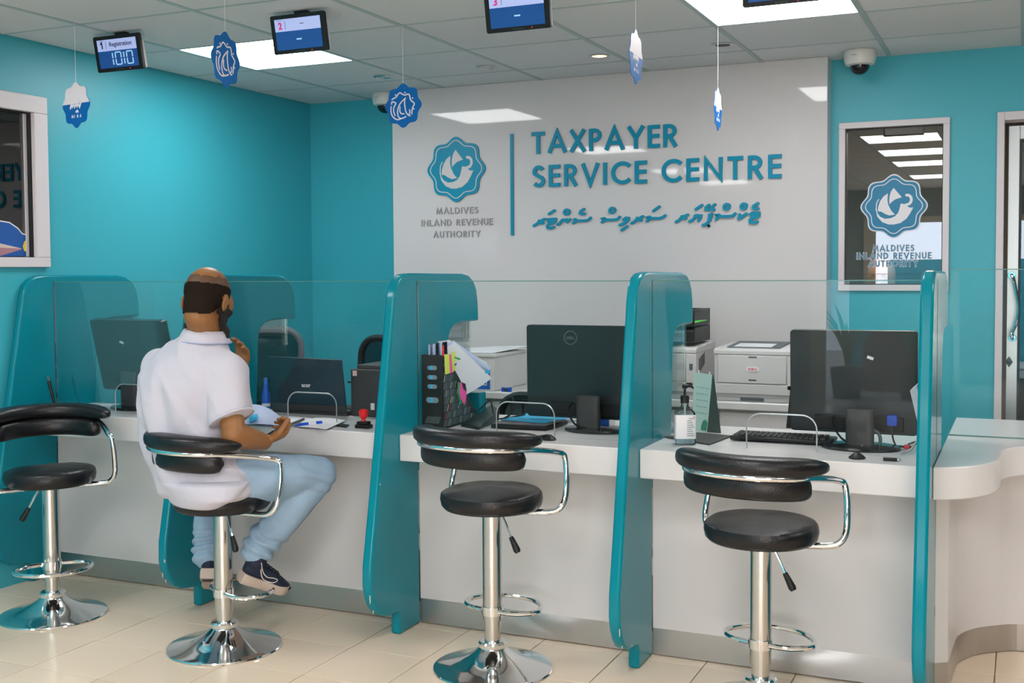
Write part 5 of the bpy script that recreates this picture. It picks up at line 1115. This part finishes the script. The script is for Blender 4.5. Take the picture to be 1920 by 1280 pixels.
# shoes
def shoe(heel, toe, upv, ankle, line=True):
    d = (toe-heel); L = d.length; d = d.normalized(); upv = (upv-d*upv.dot(d)).normalized(); s = d.cross(upv)
    M3 = Matrix((s, d, upv)).transposed(); Q = lambda x, y, z: heel+M3 @ Vector((x, y*L, z))
    b = Blob(); dm = lambda a, c, e: M3 @ Matrix.Diagonal((a, c, e))
    b.hull(*sph(dm(.030, .032, .034), Q(0, .12, .055), 1), *sph(dm(.033, .03, .03), Q(0, .32, .056), 1), *sph(dm(.030, .03, .02), Q(0, .14, .095), 1))
    b.hull(*sph(dm(.033, .03, .03), Q(0, .32, .056), 1), *sph(dm(.043, .035, .022), Q(.004, .70, .040), 1))
    b.hull(*sph(dm(.043, .035, .022), Q(.004, .70, .040), 1), *sph(dm(.032, .025, .014), Q(.002, .92, .030), 1))
    b.chain([Q(0, .15, .085), ankle], [.040, .040])
    t = b.finish('shoe', .0045, 3, 'shoe_navy', man)
    prof = [(0, .030), (.10, .036), (.25, .035), (.45, .036), (.70, .047), (.88, .040), (1.0, .012)]
    out = spline([(x, y, 0) for y, x in prof]+[(-x+.006, y, 0) for y, x in prof[::-1]], 3)
    ring = lambda z0, k: [Q(p.x*k, -.03+1.04*p.y, z0+.022*max(0, (p.y-.75))**1.3*2+(.006 if z0 > .02 else 0)*max(0, .3-p.y)*3) for p in out]
    MB().loft([ring(.0, .90), ring(.008, 1.0), ring(.026, 1.03), ring(.034, .96)]).build('sole', 'shoe_sole', t, ang=50)
    for yy in (.02, .12): MB().loft([[Q(x*.75, yy+a, z) for x, a in ((-.028, 0), (.028, 0), (.024, .06), (-.024, .06))] for z in (-.003, .001)]).build('tread', 'charcoal', t)
    if line:
        me = t.data; off = org(man)
        sw = spline([(.44, .102), (.50, .072), (.60, .046), (.74, .040), (.86, .052), (.80, .030), (.66, .018), (.48, .030), (.30, .110)], 5)
        V = []
        from mathutils.bvhtree import BVHTree
        bv = BVHTree.FromPolygons([v.co+off for v in me.vertices], [tuple(p.vertices) for p in me.polygons])
        for p in [(.16, .092), (.22, .074), (.32, .054), (.42, .046), (.52, .050), (.60, .066), (.62, .048), (.56, .034), (.44, .030), (.34, .036), (.24, .060), (.16, .092)]:
            o_ = Q(.12, p[0], p[1]+.006); h_ = bv.ray_cast(o_, -s)
            if h_[0] is not None: V.append(h_[0]+s*.001)
        if len(V) > 4: MB().tube(spline(V, 3), .0018, 5).build('side_stripe', 'shoe_line', t)
        lc = [bv.ray_cast(Q(.0, y, .2), -(M3 @ Vector((0, 0, 1))))[0] for y in (.42, .5, .58, .66)]
        for c_ in lc:
            if c_ is not None: MB().tube([c_-s*.02+upv*.001, c_+upv*.005, c_+s*.02+upv*.001], .0028, 6).build('lace', 'gasket', t)
    return t
shoe(at(448, 1078, d=4.19)-Z*.02, at(534, 1112, d=4.30), (Z*.9+U*.35), anR+Vector((.0, 0, -.01)))
shoe(at(388, 1085, d=4.36), at(402, 1108, d=4.60), (Z+Wd*.28), anL+Vector((0, 0, -.01)), False)
# phone in the right hand
A_, B_ = at(512, 818, d=4.16), at(571, 796, d=4.26)
d_ = (B_-A_).normalized(); u_ = (Z*.8+Wd*.45); u_ = (u_-d_*u_.dot(d_)).normalized(); s_ = d_.cross(u_)
d_, u_ = dR, nR; s_ = d_.cross(u_); c_ = wrR+dR*.108+nR*.0205; PM = Matrix.Translation(c_) @ Matrix((s_, d_, u_)).transposed().to_4x4()
t = thing('phone', 'dark smartphone held in the right hand of the seated man', 'phone', c_)
MB().prism(rrect(-.035, .035, -.072, .072, .008), 2, -.004, .004, PM).build('phone_body', mat('phone_dark', (.05, .055, .07), .3), t, bevel=.001)
MB().prism(rrect(-.032, .032, -.068, .068, .006), 2, .004, .0046, PM).build('phone_screen', 'black_gloss', t, smooth=False)
# ------------------------------------------------------------------ what the window and the glass show: office behind, waiting hall
t = thing('person', 'person in a brown headscarf behind the right-hand window, lower edge', 'person', (-.78, 7.4, 0))
p = at(1650, 520, Y=7.4); b = Blob()
b.ell(p, Matrix.Diagonal((.070, .085, .10))); b.hull(*sph(I3, p+Vector((0, -.085, -.01)), .008), *sph(I3, p+Vector((0, -.095, -.035)), .013))
b.chain([p+Vector((0, 0, -.08)), p+Vector((0, .02, -.2))], [.05, .06]); b.sections([(p+Vector((0, .02, -.22)), Vector((1, 0, 0)), Vector((0, 1, 0)), .17, .10, .05), (p+Vector((0, .02, -.6)), Vector((1, 0, 0)), Vector((0, 1, 0)), .20, .13, .05), (Vector((p.x, p.y+.02, .5)), Vector((1, 0, 0)), Vector((0, 1, 0)), .2, .14, .5)])
b.finish('body', .012, 3, 'skin', t)
b = Blob(); b.ell(p+Vector((0, .03, .015)), Matrix.Diagonal((.092, .10, .118))); b.chain([p+Vector((0, .03, -.05)), p+Vector((0, .03, -.2))], [.09, .13]); b.finish('headscarf', .012, 3, 'headscarf', t)
for s in (-1, 1): MB().ball(p+Vector((s*.027, -.079, .015)), .009, seg=10, rng=8).build('eye', 'gasket', t)
MB().ball(p+Vector((0, -.079, -.052)), (.02, .006, .006)).build('mouth', 'lip', t)

# office strip lights seen through the window
for x0, x1, y, m_, lb in ((-1.25, -.45, 8.15, 'lamp_white', 'bright white strip light in the office behind the right-hand window'), (-.98, -.40, 9.0, 'lamp_warm', 'warm yellow strip light in the office behind the right-hand window')):
    t = thing('strip_light', lb, 'light', ((x0+x1)/2, y, 2.5))
    MB().box(x0, x1, y, y+.16, 2.488, 2.494).build('diffuser', m_ if m_ != 'lamp_white' else mat('lamp_office', (1, 1, 1), .5, emit=3), t, smooth=False); MB().box(x0-.01, x1+.01, y-.01, y+.17, 2.494, 2.5195).build('housing', 'white_paint', t, smooth=False)
area('office_fill_light', (-.5, 6.7, 2.3), .5, .5, 40, (0, 0, 0), (1, .85, .7))  # added fill light, brightens the person behind the window; no lamp stands here
# outside the hall's entrance: plants and boards that the glass mirrors
t = thing('teal_board', 'teal board standing outside the entrance behind the visitor, seen only mirrored', 'board', (-1.0, -6.2, 0))
MB().box(-1.9, .6, -6.25, -6.2, 0, 1.5).build('panel', 'teal_wall', t, smooth=False)
t = thing('brown_board', 'low brown board outside the entrance, seen only mirrored', 'board', (-1.0, -5.5, 0))
MB().prism([(-1.65, 0), (-1.65, .55), (-1.45, .78), (-1.0, .86), (-.3, .86), (-.3, 0)], 1, -5.55, -5.5).build('panel', 'brown_board', t, smooth=False)
def plant(x, y, n, lb):
    t = thing('potted_plant', lb, 'plant', (x, y, 0), 0, 'plants outside the entrance')
    MB().lathe([(0, 0), (.14, 0), (.18, .32), (.16, .32), (.15, .28), (0, .28)], (x, y, 0), 24).build('pot', 'charcoal', t)
    for k in range(n):
        a = 2*PI*k/n+.4*random.random(); l = .55+.35*random.random(); d = Vector((math.cos(a), math.sin(a), 0)); q = Vector((-d.y, d.x, 0))*.028
        c = [Vector((x, y, .26))+d*l*.55*u*u+Vector((0, 0, l*(1.15*u-.25*u*u))) for u in (0, .3, .6, .85, 1)]
        ws = (.4, 1, .9, .5, .05)
        MB().loft([[p-q*w_, p+Vector((0, 0, .004)), p+q*w_, p-Vector((0, 0, .002))] for p, w_ in zip(c, ws)]).build('leaf', 'leaf_green', t)
plant(-1.72, -4.75, 14, 'spiky potted plant outside the entrance, mirrored beside the cream post')
plant(-1.05, -4.85, 14, 'spiky potted plant outside the entrance, mirrored over the brown board')
